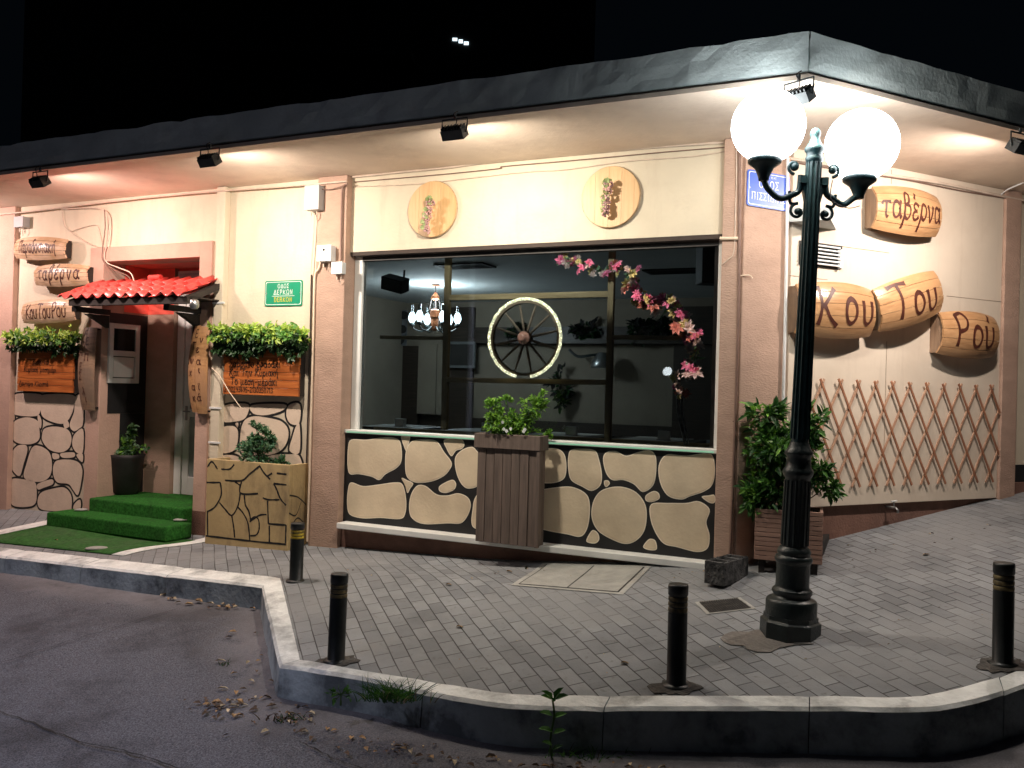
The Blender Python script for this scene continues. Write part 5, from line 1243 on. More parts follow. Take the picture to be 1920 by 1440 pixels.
# manhole cover and drain
def patch(mb, q4, c, dz, n=8, mi=0):
    """four-cornered sheet that follows the paving; q4 relative to c"""
    vs = []
    for i in range(n+1):
        for j in range(n+1):
            q = q4[0].lerp(q4[1], i/n).lerp(q4[3].lerp(q4[2], i/n), j/n); vs.append((q.x, q.y, gz(q.x+c.x, q.y+c.y)+dz-c.z))
    mb.add(vs, [(i*(n+1)+j, (i+1)*(n+1)+j, (i+1)*(n+1)+j+1, i*(n+1)+j+1) for i in range(n) for j in range(n)], mi, True)
def gquad(name, label, cat, pxs, frame_w, m1):
    W = [G(*p) for p in pxs]; c = sum(W, Vector())/4; t = thing(name, label, cat, Matrix.Translation(c)); Z = [w-c for w in W]
    def ins(k): return [z*(1-k) for z in Z]
    mb = MB(); patch(mb, Z, c, .005); part('frame', mb, m1, t)
    return t, ins, c
t, ins, c = gquad('manhole_cover', 'wide rectangular concrete access cover set in the paving below the mural', 'access cover', [(958,1098),(1018,1056),(1222,1062),(1168,1116)], .10, CONC)
mb = MB(); patch(mb, ins(.10), c, .0065); part('joint', mb, BLACKP, t)
q = ins(.125); m01 = (q[0]+q[3])/2; m12 = (q[1]+q[2])/2; g_ = (q[3]-q[0]).normalized()*.006
SLAB = dirt(mat('cover_slab', (.36,.36,.33), .85, .1, 5, .4), (.2,.2,.19), 3, .45, .75, .5)
mb = MB(); patch(mb, [q[0], q[1], m12-g_, m01-g_], c, .0085); part('slab', mb, SLAB, t)
mb = MB(); patch(mb, [m01+g_, m12+g_, q[2], q[3]], c, .0085); part('slab', mb, SLAB, t)
t, ins, c = gquad('drain_grate', 'small square iron drain grate in the paving beside the lamp base', 'drain', [(1325,1153),(1302,1130),(1388,1121),(1418,1142)], .16, CONC)
z = ins(.16); mb = MB(); patch(mb, z, c, .0065); part('pit', mb, BLACKP, t)
mb = MB(); n = 17
for i in range(n):
    patch(mb, [z[0].lerp(z[3], (i+.2)/n), z[1].lerp(z[2], (i+.2)/n), z[1].lerp(z[2], (i+.65)/n), z[0].lerp(z[3], (i+.65)/n)], c, .0095, 2)
for f_ in (.0,.33,.64,.96):
    patch(mb, [z[0].lerp(z[1], f_), z[0].lerp(z[1], f_+.04), z[3].lerp(z[2], f_+.04), z[3].lerp(z[2], f_)], c, .0110, 2)
part('bars', mb, GRATE, t)

# ------------------------------------------------------------------ street lamp
base = G(1481, 1186); base = Vector((base.x, base.y, gz(base.x, base.y)))
DL = base.y
t = thing('street_lamp', 'dark green iron street lamp with two glowing white globes on scrolled arms', 'street lamp', Matrix.Translation(base) @ RY(math.radians(1.45)))
mb = MB()
mb.lathe([(.178,-.03),(.178,.075),(.160,.085),(.160,.11)], 8, phase=math.pi/8, smooth=False)
mb.lathe([(.150,.11),(.150,.19),(.142,.205),(.118,.215),(.105,.225),(.118,.245),(.118,.262),(.100,.275),(.098,.29),(.098,.42),(.106,.428),(.112,.445),(.106,.462),(.094,.47),(.100,.49),(.094,.505),(.082,.52)], 28)
part('base', mb, IRON, t, .004)
mb = MB(); nfl = 16
mb.lathe([(.076,.50),(.072,.93),(.084,.945),(.090,.965),(.086,.985),(.074,1.0),(.070,1.06),(.082,1.075),(.084,1.09),(.068,1.11),(.06,1.13),(.054,1.15)], 28)
# flutes on the lower shaft
for k in range(nfl): a = k*2*math.pi/nfl; mb.tube([(math.cos(a)*.075, math.sin(a)*.075, .53), (math.cos(a)*.071, math.sin(a)*.071, .92)], .008, 6)
part('lower_shaft', mb, IRON, t)
HT = 2.96
mb = MB(); mb.lathe([(.052,1.14),(.046,1.6),(.043,2.6),(.042,HT-.1)], 24)
for k in range(12): a = k*2*math.pi/12; mb.tube([(math.cos(a)*.052, math.sin(a)*.052, 1.17), (math.cos(a)*.042, math.sin(a)*.042, HT-.12)], .007, 5)
part('shaft', mb, LAMPG, t)
mb = MB(); mb.lathe([(.043,-.12),(.05,-.11),(.052,-.09),(.046,-.08),(.048,-.06),(.058,-.05),(.06,-.035),(.05,-.02),(.036,.0),(.028,.02),(.026,.035),(.03,.045),(.032,.06),(.028,.075),(.015,.088),(.0001,.09)], 24, c=(0,0,HT)); part('finial', mb, LAMPG, t)
TI = t.matrix_world.inverted()
def lampl(px, py, y): d = ray(px, py); return TI @ (d*(y/d.y))
GR = .217
for (gp_, cup, trough, arm0, yd, sgn) in (((1441,237),(1433,312),(1462,372),(1515,345),DL-.03,-1), ((1616,272),(1611,347),(1580,384),(1534,348),DL+.05,1)):
    c = lampl(*gp_, yd); cu = Vector((c.x+(lampl(*cup, yd).x-c.x), c.y, c.z-GR*1.0))
    a = lampl(*arm0, DL); tr = lampl(*trough, (yd+DL)/2)
    cu.x = lampl(*cup, yd).x
    mb = MB()
    bot = Vector((cu.x, cu.y, cu.z-.10))
    st_ = Vector((sgn*.075, 0, a.z+.05))
    path = spline([st_, Vector((sgn*.082, a.y*.2, a.z-.04)), Vector((sgn*.12, a.y*.4, tr.z+.03)), tr, Vector((bot.x-sgn*.03, bot.y, tr.z+.05)), bot], 8)
    mb.tube(path, .0185, 10)
    for q_ in range(4): i = 14+q_*2; mb.tube([path[i]-(path[i+1]-path[i])*.1, path[i]+(path[i+1]-path[i])*.2], .021, 10)
    # clamp on the post
    mb.box(min(sgn*.045, sgn*.085), max(sgn*.045, sgn*.085), -.03, .03, a.z-.0, a.z+.045)
    mb.prism([(sgn*.042, -.02, a.z-.12), (sgn*.042, -.02, a.z+.0), (sgn*.07, -.02, a.z+.0)], (0, .04, 0))
    # scrolls: upper outward curl and lower inward curl
    def spiral(cx, cz, r0, turns, a0, dirn):
        pts = []
        for i in range(30):
            k = i/29; aa = a0+dirn*turns*2*math.pi*k; r = r0*(1-.8*k); pts.append((cx+r*math.cos(aa), 0, cz+r*math.sin(aa)))
        return pts
    mb.tube(spiral(sgn*.115, a.z+.10, .045, .9, -math.pi/2 if sgn > 0 else -math.pi/2, sgn*1), [.010]*30, 8)
    mb.sphere((sgn*.115, 0, a.z+.10), .026, 12)
    mb.tube(spiral(sgn*.085, a.z-.17, .05, 1.1, math.pi/2, -sgn), [.0095]*30, 8)
    mb.sphere((sgn*.085, 0, a.z-.17), .02, 12)
    mb.tube(spline([(sgn*.085, 0, a.z-.12), (sgn*.13, 0, a.z-.12), (sgn*.14, 0, a.z-.05)], 5), .010, 8)
    arm = part('lamp_arm', mb, LAMPG, t)
    mb = MB(); mb.lathe([(.02,-.115),(.03,-.11),(.033,-.09),(.045,-.06),(.058,-.035),(.085,-.015),(.098,-.005),(.100,.012),(.094,.022),(.07,.02)], 28, c=tuple(cu)); part('globe_holder', mb, LAMPG, arm)
    mb = MB(); mb.sphere((cu.x*.15+c.x*.85, c.y, c.z), GR, 40); part('globe', mb, GLOBE, t)
cable('lamp_wire', 'thin loose wire hanging from the right lamp arm', [(0,0)]*2) if False else None
mb = MB(); c = [lampl(*p, DL-.02) for p in ((1561,338),(1557,362),(1562,378),(1590,390),(1612,386))]; mb.tube(spline(c, 6), .003, 5); part('wire', mb, DCABLE, t)

# unseen tall street light inferred from the cool light on the road; a far copy of the lamp is mirrored in the window
LAMP = t
def far_lamp(x, y, z, label, energy, col, ang=0):
    c = copy_tree(LAMP); c.matrix_world = T(x, y, z) @ RZ(ang); c['label'] = label
    if energy:
        ld = bpy.data.lights.new('street_lamp_light', 'POINT'); ld.energy = energy; ld.color = col; ld.shadow_soft_size = .25
        lo = bpy.data.objects.new('lamp_light', ld); COL.objects.link(lo); lo.parent = c; lo.location = (0, 0, 3.1)
    return c
tl = thing('unseen_street_light', 'inferred tall street light, unseen beyond the left edge of the picture that lights the road', 'street light', T(-8.0, 2.0, rz(-8.0, 2.0)))
tz = 4.6-rz(-8.0, 2.0)
mb = MB(); mb.lathe([(.12,0),(.12,.3),(.07,.35),(.045,tz)], 16); part('pole', mb, GREY, tl)
mb = MB(); mb.tube(spline([(0,0,tz-.05),(.4,-.05,tz+.12),(1.6,-.1,tz+.18),(3.2,-.2,tz+.1)], 6), .035, 8); part('arm', mb, GREY, tl)
mb = MB(); mb.box(3.1,3.7,-.35,-.05,tz+.02,tz+.14); hd = part('lamp_head', mb, GREY, tl, .03)
mb = MB(); mb.box(3.15,3.65,-.32,-.08,tz+.0,tz+.018); part('lens', mb, emis('street_lens', (.8,.8,1), 20), hd)
ld = bpy.data.lights.new('street_light_lamp', 'SPOT'); ld.energy = 1300; ld.color = (.78,.79,1.0); ld.spot_size = math.radians(100); ld.spot_blend = .35; ld.shadow_soft_size = .25
lo = bpy.data.objects.new('lamp_light', ld); COL.objects.link(lo); lo.parent = tl; lo.location = (3.4, -.2, tz-.05); lo.rotation_euler = (0, math.radians(10), 0)
far_lamp(-24.2, -22.9, -1.92, 'distant street lamp behind the viewer mirrored in the shop window', 0, (.8,.9,1.0), math.radians(45))
# ------------------------------------------------------------------ bollards
YELF = dirt(mat('faded_tape', (.24,.18,.07), .6, .15, 20), (.03,.028,.02), 14, .4, .6, .85)
def bollard(px, top_px, label, lean=0, proto=None, band=YELF):
    p = G(*px); sc = p.y/1650*(px[1]-top_px)/.49/1.0
    M = Matrix.Translation(p) @ RY(math.radians(lean)) @ RZ(random.uniform(0, 6)) @ Matrix.Diagonal((1, 1, sc, 1))
    if proto:
        c = copy_tree(proto); c.matrix_world = M; c['label'] = label; return c
    t = thing('bollard', label, 'bollard', M, 'bollards along the pavement edge')
    mb = MB(); r = .052
    mb.lathe([(r*1.5,-.02),(r*1.5,.004),(r*1.1,.008),(r,.012),(r,.355)], 28); part('post', mb, RUB, t)
    mb = MB(); mb.lathe([(r*.95,.3555),(r*.95,.435)], 28, mi=1)
    for z in (.358, .384, .410): mb.lathe([(r*.955,z),(r*1.0,z+.003),(r*1.0,z+.017),(r*.955,z+.020)], 28)
    part('reflective_band', mb, [band, RUB], t)
    mb = MB(); mb.lathe([(r*.94,.4355),(r*1.03,.438),(r*1.04,.478),(r*.99,.488),(r*.8,.49)], 28); part('cap', mb, RUB, t)
    return t
b1 = bollard((630,1238), 1075, 'black bollard with worn yellow bands near the inner kerb corner, second from left', .8)
bollard((555,1088), 980, 'black bollard with bright yellow bands, furthest back near the stone planter', .2, None, YEL)
bollard((1268,1284), 1095, 'black bollard with faded bands in the middle of the front kerb', -.3, b1)
bollard((1880,1243), 1055, 'black bollard with faded gold bands at the right edge of the picture', -.6, b1)
# broken mortar round the bollards
random.seed(77)
for (px, lb) in (((630,1242), 'second bollard from the left'), ((1268,1290), 'bollard in the middle'), ((1880,1249), 'bollard at the right edge'), ((1440,1200), 'lamp post base')):
    c = G(*px); R_ = .11 if 'lamp' not in lb else .2; n = 22; pts = []
    for k in range(n):
        a = k*2*math.pi/n; r = R_*(.8+.45*random.random()); q = Vector((c.x+math.cos(a)*r*1.15, c.y+math.sin(a)*r*.8)); pts.append((q.x-c.x, q.y-c.y, gz(q.x, q.y)+.0035-c.z))
    mb = MB(); mb.prism(pts, (0,0,.003)); o = part('mortar_patch', mb, dirt(mat('lamp_mortar', (.26,.24,.22), .9, .2, 9, .6, 50), (.14,.13,.12), 5, .45, .6, .7) if 'lamp' in lb else dirt(mat('rough_mortar', (.12,.11,.10), .95, .3, 18, 1, 60), (.04,.038,.035), 9, .45, .6, .8)); o.location = c; tag(o, kind='structure')

# ------------------------------------------------------------------ trellis on the side wall
def trellis(label, x0, x1, n, seed):
    """n crossings along the top between pixel columns x0..x1"""
    random.seed(seed)
    zt, zb_ = B(1700, 716, -.04).z, B(1700, 910, -.04).z
    xa, xb = B(x0, 800, -.04).x, B(x1, 800, -.04).x; H = zt-zb_; pitch = (xb-xa)/n; reach = pitch*2.35
    t = thing('expanding_trellis', label, 'trellis', FB.M @ T(xa, -.02, zb_), 'folding wooden trellises on the side wall')
    def slat(xt, dirn, y, mbx):
        # slat from top (xt, H) to bottom, clipped to the panel's width
        xb2 = xt+dirn*reach; p, q = Vector((xt, 0, H)), Vector((xb2, 0, 0)); W = xb-xa
        lo, hi = 0, 1
        for k in (p, q): pass
        def tx(xx): return (xx-p.x)/(q.x-p.x)
        ts = sorted((tx(-.01), tx(W+.01))); lo, hi = max(0, ts[0]), min(1, ts[1])
        if hi-lo < .12: return
        a, b = p.lerp(q, lo), p.lerp(q, hi); d = (b-a).normalized(); s = Vector((-d.z, 0, d.x))*.0095
        e = random.uniform(-.006, .006); a = a+d*e
        mbx.prism([(a+s).to_tuple()[:1]+(y,)+((a+s).z,), ((b+s).x, y, (b+s).z), ((b-s).x, y, (b-s).z), ((a-s).x, y, (a-s).z)], (0, -.008, 0))
    for dirn, y, nm in ((1, -.0105, 'front_slats'), (-1, -.001, 'rear_slats')):
        mb = MB()
        for i in range(-4, n+5):
            xt = pitch*(i+.5)-dirn*.028
            slat(xt, dirn, y, mb)
        part(nm, mb, LATT if dirn > 0 else LATT2, t)
    mb = MB()
    for i in range(n):
        for (dx, z) in ((0, H-.03),): mb.sphere((pitch*(i+.5), -.02, z), .004, 6)
    part('rivets', mb, CHROME, t)
trellis('folding lattice trellis on the side wall, the half behind the lamp post', 1488, 1690, 6, 51)
trellis('folding lattice trellis on the side wall, the half towards the right pillar', 1690, 1874, 6, 52)

# ------------------------------------------------------------------ inside the window: timber frame, wheel, garland
fy = .24
def bar(p0, p1, w, d, m, nm, t, y=fy):
    a, b = A(*p0, y), A(*p1, y); mb = MB(); o = t.matrix_local.inverted() @ Vector((0,0,0))
    dd = (b-a); s = Vector((-dd.z, 0, dd.x)).normalized()*w/2
    mb.prism([(a+s).xyz, (b+s).xyz, (b-s).xyz, (a-s).xyz], (0, d, 0)); return mb
tf = thing('timber_frame', 'rustic brown timber frame standing inside the shop window', 'frame', FA.M)
def tb(p0, p1, w, m, nm, y=fy):
    mb = bar(p0, p1, w, .045, m, nm, tf, y); part(nm, mb, m, tf, .003)
tb((839,468), (831,806), .055, TIMBV, 'post'); tb((1147,452), (1138,828), .052, TIMBV, 'post')
tb((841,558), (1142,551), .05, TIMB, 'rail', fy+.002); tb((836,712), (1136,717), .042, TIMB, 'rail', fy+.002)
tb((712,632), (829,634), .032, TIMB, 'rail', fy+.003); tb((1148,632), (1290,634), .036, TIMB, 'rail', fy+.003)
tb((700,805), (1330,838), .05, TIMB, 'rail', fy+.06)
# wagon wheel
wc = A(985, 634, fy-.05); RW = .335
wk = thing('wagon_wheel', 'old wagon wheel wrapped in a glowing yellow rope light inside the window', 'wheel', FA.M @ T(wc.x, fy-.05, wc.z))
mb = MB()
prof = [(RW-.036,-.02),(RW-.013,-.022),(RW-.012,.02),(RW-.036,.02)]
n = 64; vs = []
for k in range(n):
    a = k*2*math.pi/n
    for (r, y) in prof: vs.append((r*math.cos(a), y, r*math.sin(a)))
mb.add(vs, [(k*4+j, k*4+(j+1)%4, ((k+1)%n)*4+(j+1)%4, ((k+1)%n)*4+j) for k in range(n) for j in range(4)]); part('rim', mb, WHEELW, wk, .003)
for k in range(12):
    a = math.radians(12+30*k); mb = MB(); mb.tube([(math.cos(a)*.05, 0, math.sin(a)*.05), (math.cos(a)*.17, 0, math.sin(a)*.17), (math.cos(a)*(RW-.04), 0, math.sin(a)*(RW-.04))], [.010,.012,.008], 8); part('spoke', mb, WHEELW, wk)
mb = MB(); mb.lathe([(.058,-.03),(.062,-.01),(.062,.03),(.05,.05),(.035,.06),(.035,.085),(.02,.09)], 24, M=RX(math.radians(90))); part('hub', mb, wood('hub_wood', (.16,.09,.07), (.08,.045,.035)), wk)
ROPE = bpy.data.materials.new('rope_light'); ROPE.use_nodes = True; n_ = ROPE.node_tree.nodes; l_ = ROPE.node_tree.links
p_ = n_['Principled BSDF']; p_.inputs['Base Color'].default_value = (.6,.62,.4,1); tc_ = n_.new('ShaderNodeTexCoord'); vo = n_.new('ShaderNodeTexVoronoi'); vo.inputs['Scale'].default_value = 55; l_.new(tc_.outputs['Object'], vo.inputs[0])
r_ = n_.new('ShaderNodeMapRange'); r_.inputs[1].default_value = .0; r_.inputs[2].default_value = .5; r_.inputs[3].default_value = 3.6; r_.inputs[4].default_value = .7; l_.new(vo.outputs['Distance'], r_.inputs[0]); p_.inputs['Emission Color'].default_value = (1.0,.88,.56,1); l_.new(r_.outputs[0], p_.inputs['Emission Strength'])
mb = MB()
mb.tube([((RW+.0)*math.cos(a), -.022+.004*math.sin(a*24), (RW+.0)*math.sin(a)) for a in [math.radians(-78+ (336)*i/150) for i in range(151)]], .0135, 8); part('rope_light', mb, ROPE, wk)

# flower garland
def flower(mb, c, size, mi, n=9):
    ax = (Vector((0,-1,0))+rv()*.7).normalized(); u = ax.cross(Vector((.2,.1,1))).normalized(); v = ax.cross(u)
    for ring_, (sz, lift) in enumerate(((1, .15), (.7, .5), (.4, 1.0))):
        for k in range(n-ring_*2):
            a = k*2*math.pi/(n-ring_*2)+ring_*.4+random.uniform(-.2,.2); d = (u*math.cos(a)+v*math.sin(a)+ax*lift).normalized()
            leaf(mb, c, d, ax, size*sz*random.uniform(.8,1.15), size*sz*.55, mi, .3)
gy = .20
gpx = [(1048,484),(1062,490),(1088,492),(1108,503),(1140,508),(1165,505),(1187,520),(1196,545),(1205,560),(1232,566),(1250,572),(1265,580),(1283,595),(1287,618),(1302,632),(1305,655),(1302,672),(1290,690),(1275,712),(1276,740)]
gl = thing('flower_garland', 'pink and cream artificial flower garland curving across the right of the window', 'garland', FA.M @ T(A(1196,545,gy).x, gy, 0)); gxo = A(1196,545,gy).x
P = [A(*p, gy)-Vector((gxo, gy, 0)) for p in gpx]
random.seed(61); mb = MB()
SP = spline(P, 8)
spots_ = [(1055,488,0,.05),(1064,492,1,.05),(1078,486,0,.035),(1088,492,2,.03),(1095,503,0,.035),(1110,494,0,.04),(1113,512,1,.045),(1137,513,0,.05),(1147,500,3,.035),(1163,498,0,.045),(1160,513,2,.035),(1180,506,1,.035),(1190,514,2,.05),(1190,527,1,.045),(1176,540,3,.06),(1192,542,0,.05),(1198,556,0,.05),(1190,565,2,.04),(1207,572,3,.05),(1216,562,2,.045),(1222,566,0,.05),(1229,575,3,.06),(1243,560,0,.055),(1254,568,0,.05),(1262,566,2,.04),(1272,578,2,.045),(1265,588,2,.045),(1280,590,0,.055),(1278,600,1,.055),(1292,596,1,.05),(1272,615,3,.06),(1296,615,1,.06),(1284,628,3,.05),(1293,640,0,.055),(1308,628,3,.05),(1310,645,1,.045),(1295,650,1,.04),(1290,684,0,.05),(1300,692,0,.05),(1308,700,1,.06),(1272,704,1,.045),(1290,702,1,.04),(1276,735,1,.035),(1288,737,3,.04),(1272,722,1,.03)]
for (px, py, mi, sz) in spots_:
    c = A(px, py, gy)-Vector((gxo, gy, 0))+Vector((0, random.uniform(-.06,.0), 0)); flower(mb, c, sz*1.1, mi, random.choice((7,8,9))); flower(mb, c+Vector((random.uniform(-.04,.04), .01, random.uniform(-.04,.04))), sz*.9, random.choice((mi,0,1,1,2)), 7)
    if random.random() < .4: flower(mb, c+rv()*.03, sz*.6, random.choice((0,1,3)), 6)
part('blossoms', mb, [PKA, PKB, PKC, PKD], gl)
mb = MB()
for i in range(240):
    p = random.choice(SP)+rv()*.03; leaf(mb, p, rv(), rv(), random.uniform(.03,.06), .025, random.choice((0,0,1,2)))
part('leaves', mb, [BSH2, PKC, PKD], gl)
mb = MB(); mb.tube([q+Vector((0,.01,0)) for q in SP], .005, 6)
TRK = [A(*p, gy)-Vector((gxo, gy, 0)) for p in ((1275,738),(1271,765),(1278,800),(1285,834))]; mb.tube(spline(TRK, 6), [.013]*19, 8); mb.tube([q+Vector((.025,.01,0)) for q in spline(TRK, 6)], .009, 6)
mb.tube([P[1], A(1052,470,gy+.1)-Vector((gxo,gy,0)), A(1060,455,gy+.1)-Vector((gxo,gy,0))], .006, 6)
part('stem', mb, mat('bark_grey', (.30,.26,.22), .9, .3, 30, .5), gl)

# chandelier
cc = FA.loc(onZ(817, 533, rc)); cx_, cy_ = cc.x, cc.y
ch = thing('chandelier', 'hanging lamp with six lit glass chimneys seen through the left of the window', 'chandelier', FA.M @ T(cx_, cy_, A(817, 606, cy_).z)); z0 = A(817, 606, cy_).z
BRASS = mat('old_copper', (.55,.20,.09), .35, .2, 8, metal=.6)
mb = MB(); mb.lathe([(.07,rc-z0-.02),(.03,rc-z0-.002)], 20); mb.lathe([(.02,.30),(.055,.32),(.06,.34),(.045,.36),(.015,.40)], 20)
part('canopy_cap', mb, BRASS, ch)
mb = MB()
for k in range(4): a = k*math.pi/2+.4; mb.tube([(.05*math.cos(a), .05*math.sin(a), .32), (.075*math.cos(a), .075*math.sin(a), .18)], .007, 6)
mb.tube([(0,0,.40),(0,0,rc-z0-.01)], .006, 6)
part('chain', mb, DCABLE, ch)
mb = MB(); mb.lathe([(.02,-.1),(.04,-.08),(.05,-.02),(.055,.05),(.07,.08),(.06,.17),(.04,.18)], 8, smooth=False); part('centre_body', mb, BRASS, ch)
CHG = emis('chimney_glow', (.82,.95,1.0), 5)
for k in range(6):
    a = math.radians(20+60*k); x, y = .30*math.cos(a), .30*math.sin(a)
    mb = MB(); mb.tube(spline([(x*.2, y*.2, -.05), (x*.55, y*.55, -.11), (x*.9, y*.9, -.08), (x, y, -.03)], 5), .009, 6); mb.lathe([(.035,-.04),(.04,-.02),(.02,.0)], 14, c=(x,y,0)); arm = part('arm', mb, IRON, ch)
    mb = MB(); mb.lathe([(.024,0),(.042,.03),(.050,.06),(.042,.10),(.022,.14)], 18, c=(x,y,0)); part('glass_chimney', mb, CHG, arm)
    mb = MB(); mb.lathe([(.022,.1405),(.019,.17),(.021,.23)], 18, c=(x,y,0)); part('chimney_neck', mb, GLASS, arm)
ld = bpy.data.lights.new('chandelier_lamp', 'POINT'); ld.energy = 60; ld.color = (.90,.97,1.0); ld.shadow_soft_size = .2
lo = bpy.data.objects.new('lamp_light', ld); COL.objects.link(lo); lo.parent = ch; lo.location = (0, 0, .25)
# loudspeakers
def speaker(label, px, py, y, dims, rot):
    c = A(px, py, y); t = thing('loudspeaker', label, 'loudspeaker', FA.M @ T(c.x, y, c.z) @ rot); w, d, h = dims
    mb = MB(); mb.box(-w/2, w/2, -d/2, d/2, -h/2, h/2); part('cabinet', mb, BLACKP, t, .01)
    mb = MB(); mb.box(-w/2+.015, w/2-.015, -d/2-.008, -d/2-.001, -h/2+.015, h/2-.015); part('grille', mb, IRON, t)
    mb = MB(); mb.tube([(0,d/2-.01,0),(0,d/2+.08,.02),(0,d/2+.09,.12)], .012); part('bracket', mb, BLACKP, t)
speaker('small black loudspeaker tilted down near the chandelier, left side of the window', 741, 532, 1.6, (.28,.16,.15), RY(math.radians(14)) @ RX(math.radians(20)))
speaker('tall black loudspeaker high in the right corner of the window', 1332, 492, .9, (.2,.2,.38), RZ(math.radians(30)))
# wall picture, framed picture, plants on the shelf, wall lamp
a, b = A(690, 583, 5.35), A(762, 648, 5.35); t = thing('wall_picture', 'large pale stone patterned picture on the dark rear wall left of the chandelier', 'picture', FA.M @ T(a.x, 5.36, b.z)); w, h = b.x-a.x, a.z-b.z
mb = MB(); mb.box(0, w, -.03, 0, 0, h); part('backing', mb, mat('picture_grey', (.16,.17,.18), .7, .3, 5), t)
mb = MB(); random.seed(9)
for i in range(5):
    for j in range(3):
        cx1, cz1 = w*(i+.5)/5+random.uniform(-.03,.03), h*(j+.5)/3+random.uniform(-.02,.02); rr = h*.13
        P_ = spline([(cx1+rr*1.2*math.cos(q)*random.uniform(.8,1.1), 0, cz1+rr*math.sin(q)*random.uniform(.8,1.1)) for q in [k*math.pi/4 for k in range(8)]], 3, True)
        mb.prism([(p.x, -.031, p.z) for p in P_], (0, -.01, 0))
part('stone_shapes', mb, DARKIN, t)
a, b = A(836, 640, 5.2), A(886, 690, 5.2); t = thing('framed_picture', 'dark framed picture on the rear wall left of the wagon wheel', 'picture', FA.M @ T(a.x, 5.3, b.z)); w, h = b.x-a.x, a.z-b.z
mb = MB(); 
for bx_ in ((0,w,-.03,0,0,.04),(0,w,-.03,0,h-.04,h),(0,.04,-.03,0,.04,h-.04),(w-.04,w,-.03,0,.04,h-.04)): mb.box(*bx_)
part('frame', mb, mat('grey_frame', (.12,.13,.13), .5), t); mb = MB(); mb.box(.04, w-.04, -.015, 0, .04, h-.04); part('canvas', mb, DARKIN, t)
for i, (px, wd, lb) in enumerate(((958,.55,'behind the wheel'),(1098,.5,'right of the wheel'),(1205,.45,'right of the right post'),(1243,.28,'beside the garland'))):
    c = FA.M @ Vector((A(px, 640, 5.35).x, 5.35, zb(1150, 640, 5.4)+.03))
    shrub('shelf_plant', 'dark leafy plant on the rear wall shelf, '+lb, c, [(0,0,.12,wd*.5,.08,.13)], 160, .11, [IV3, DARKIN], (1,1), 70+i, group='plants on the rear wall shelf')
shrub('hanging_plant', 'dark hanging plant on the rear wall below the shelf', FA.M @ Vector((A(1052,720,5.35).x, 5.35, A(1052,740,5.3).z)), [(0,0,.15,.16,.06,.25),(.05,0,-.1,.12,.06,.12)], 170, .11, [IV3, DARKIN], (1,1), 79)
c = A(1130, 672, 5.3); t = thing('wall_lamp', 'unlit wall lamp with a curved metal arm on the rear wall', 'wall lamp', FA.M @ T(c.x, 5.45, c.z))
mb = MB(); mb.tube(spline([(0,0,0),(-.1,-.15,.05),(-.35,-.2,.02),(-.5,-.2,.12)], 6), .02); part('arm', mb, IRON, t)
mb = MB(); mb.lathe([(.05,.1),(.12,.0),(.16,-.1),(.15,-.12)], 18, c=(.02,-.25,-.02)); part('shade', mb, CHROME, t)
# tables close behind the window
for i, (px, lb, dx) in enumerate(((745,'left part of the window',0),(905,'beside the plank planter',0),(1060,'right of the plank planter',0),(1230,'right part of the window',0))):
    c = A(px, 794+ (px-745)*.05, 1.1); t = thing('dining_table', 'dark table with a pale cloth just inside the '+lb if i in (0,3) else 'dark table with a pale cloth inside the window '+lb, 'table', FA.M @ T(c.x, 1.1, rf), 'tables inside the window'); h = c.z-rf-.03
    mb = MB(); mb.box(-.38,.38,-.35,.35,h-.04,h); part('tabletop', mb, INWOOD, t)
    mb = MB(); mb.box(-.26,.26,-.352,.352,h+.001,h+.006); part('cloth', mb, CLOTH, t)
    for sx in (-1,1):
        for sy in (-1,1): mb = MB(); mb.box(sx*.34-.025, sx*.34+.025, sy*.31-.025, sy*.31+.025, 0, h-.041); part('leg', mb, INWOOD, t)
    g_ = thing('napkin_holder', 'white napkin holder on the table '+lb, 'napkin holder', FA.M @ T(c.x+.1, 1.0, c.z-.02), 'napkin holders on the tables')
    mb = MB(); mb.prism([(-.05,-.03,0),(.05,-.03,0),(.055,-.03,.075),(-.045,-.03,.08)], (0,.06,0)); part('napkins', mb, CLOTH, g_); mb = MB(); mb.box(-.06,.06,-.035,.035,-.012,-.001); part('holder', mb, INWOOD, g_)

# ------------------------------------------------------------------ leaves, weeds and litter
def dead_leaf(mb, p, L, mi, z):
    a = random.uniform(0, 6.28); d = Vector((math.cos(a), math.sin(a), random.uniform(-.1,.25))); leaf(mb, Vector((p.x, p.y, z)), d, Vector((random.uniform(-.4,.4), random.uniform(-.4,.4), 1)), L, L*.5, mi, .35)
random.seed(91); mb = MB()
def scatter(n, pxs, spread, Lr, wts, road_=True):
    for i in range(n):
        k = random.randrange(len(pxs)-1); q0_, q1_ = pxs[k], pxs[k+1]; u = random.random(); px = q0_[0]+(q1_[0]-q0_[0])*u+random.gauss(0, spread*1.6); py = q0_[1]+(q1_[1]-q0_[1])*u+abs(random.gauss(0, spread))
        p = Rd(px, py, .012) if road_ else G(px, py)
        if road_ and polyline_dist(xy(p), kout) < .04: continue
        dead_leaf(mb, p, random.uniform(*Lr), random.choices((0,1,2), wts)[0], p.z+.006)
scatter(34, [(215,1098),(300,1110),(390,1122),(482,1132)], 5, (.03,.06), (5,4,2))
scatter(60, [(320,1114),(400,1124),(482,1134)], 7, (.035,.075), (5,4,2))
scatter(45, [(480,1150),(480,1260),(440,1330),(400,1310)], 14, (.03,.065), (4,2,5))
scatter(44, [(340,1300),(420,1320),(500,1300),(560,1350),(530,1330)], 16, (.02,.06), (2,1,7))
scatter(60, [(560,1350),(660,1385),(800,1400),(930,1420),(1100,1440)], 14, (.02,.06), (2,1,7))
scatter(22, [(1080,1430),(1180,1436),(1260,1440)], 8, (.02,.05), (4,2,4))
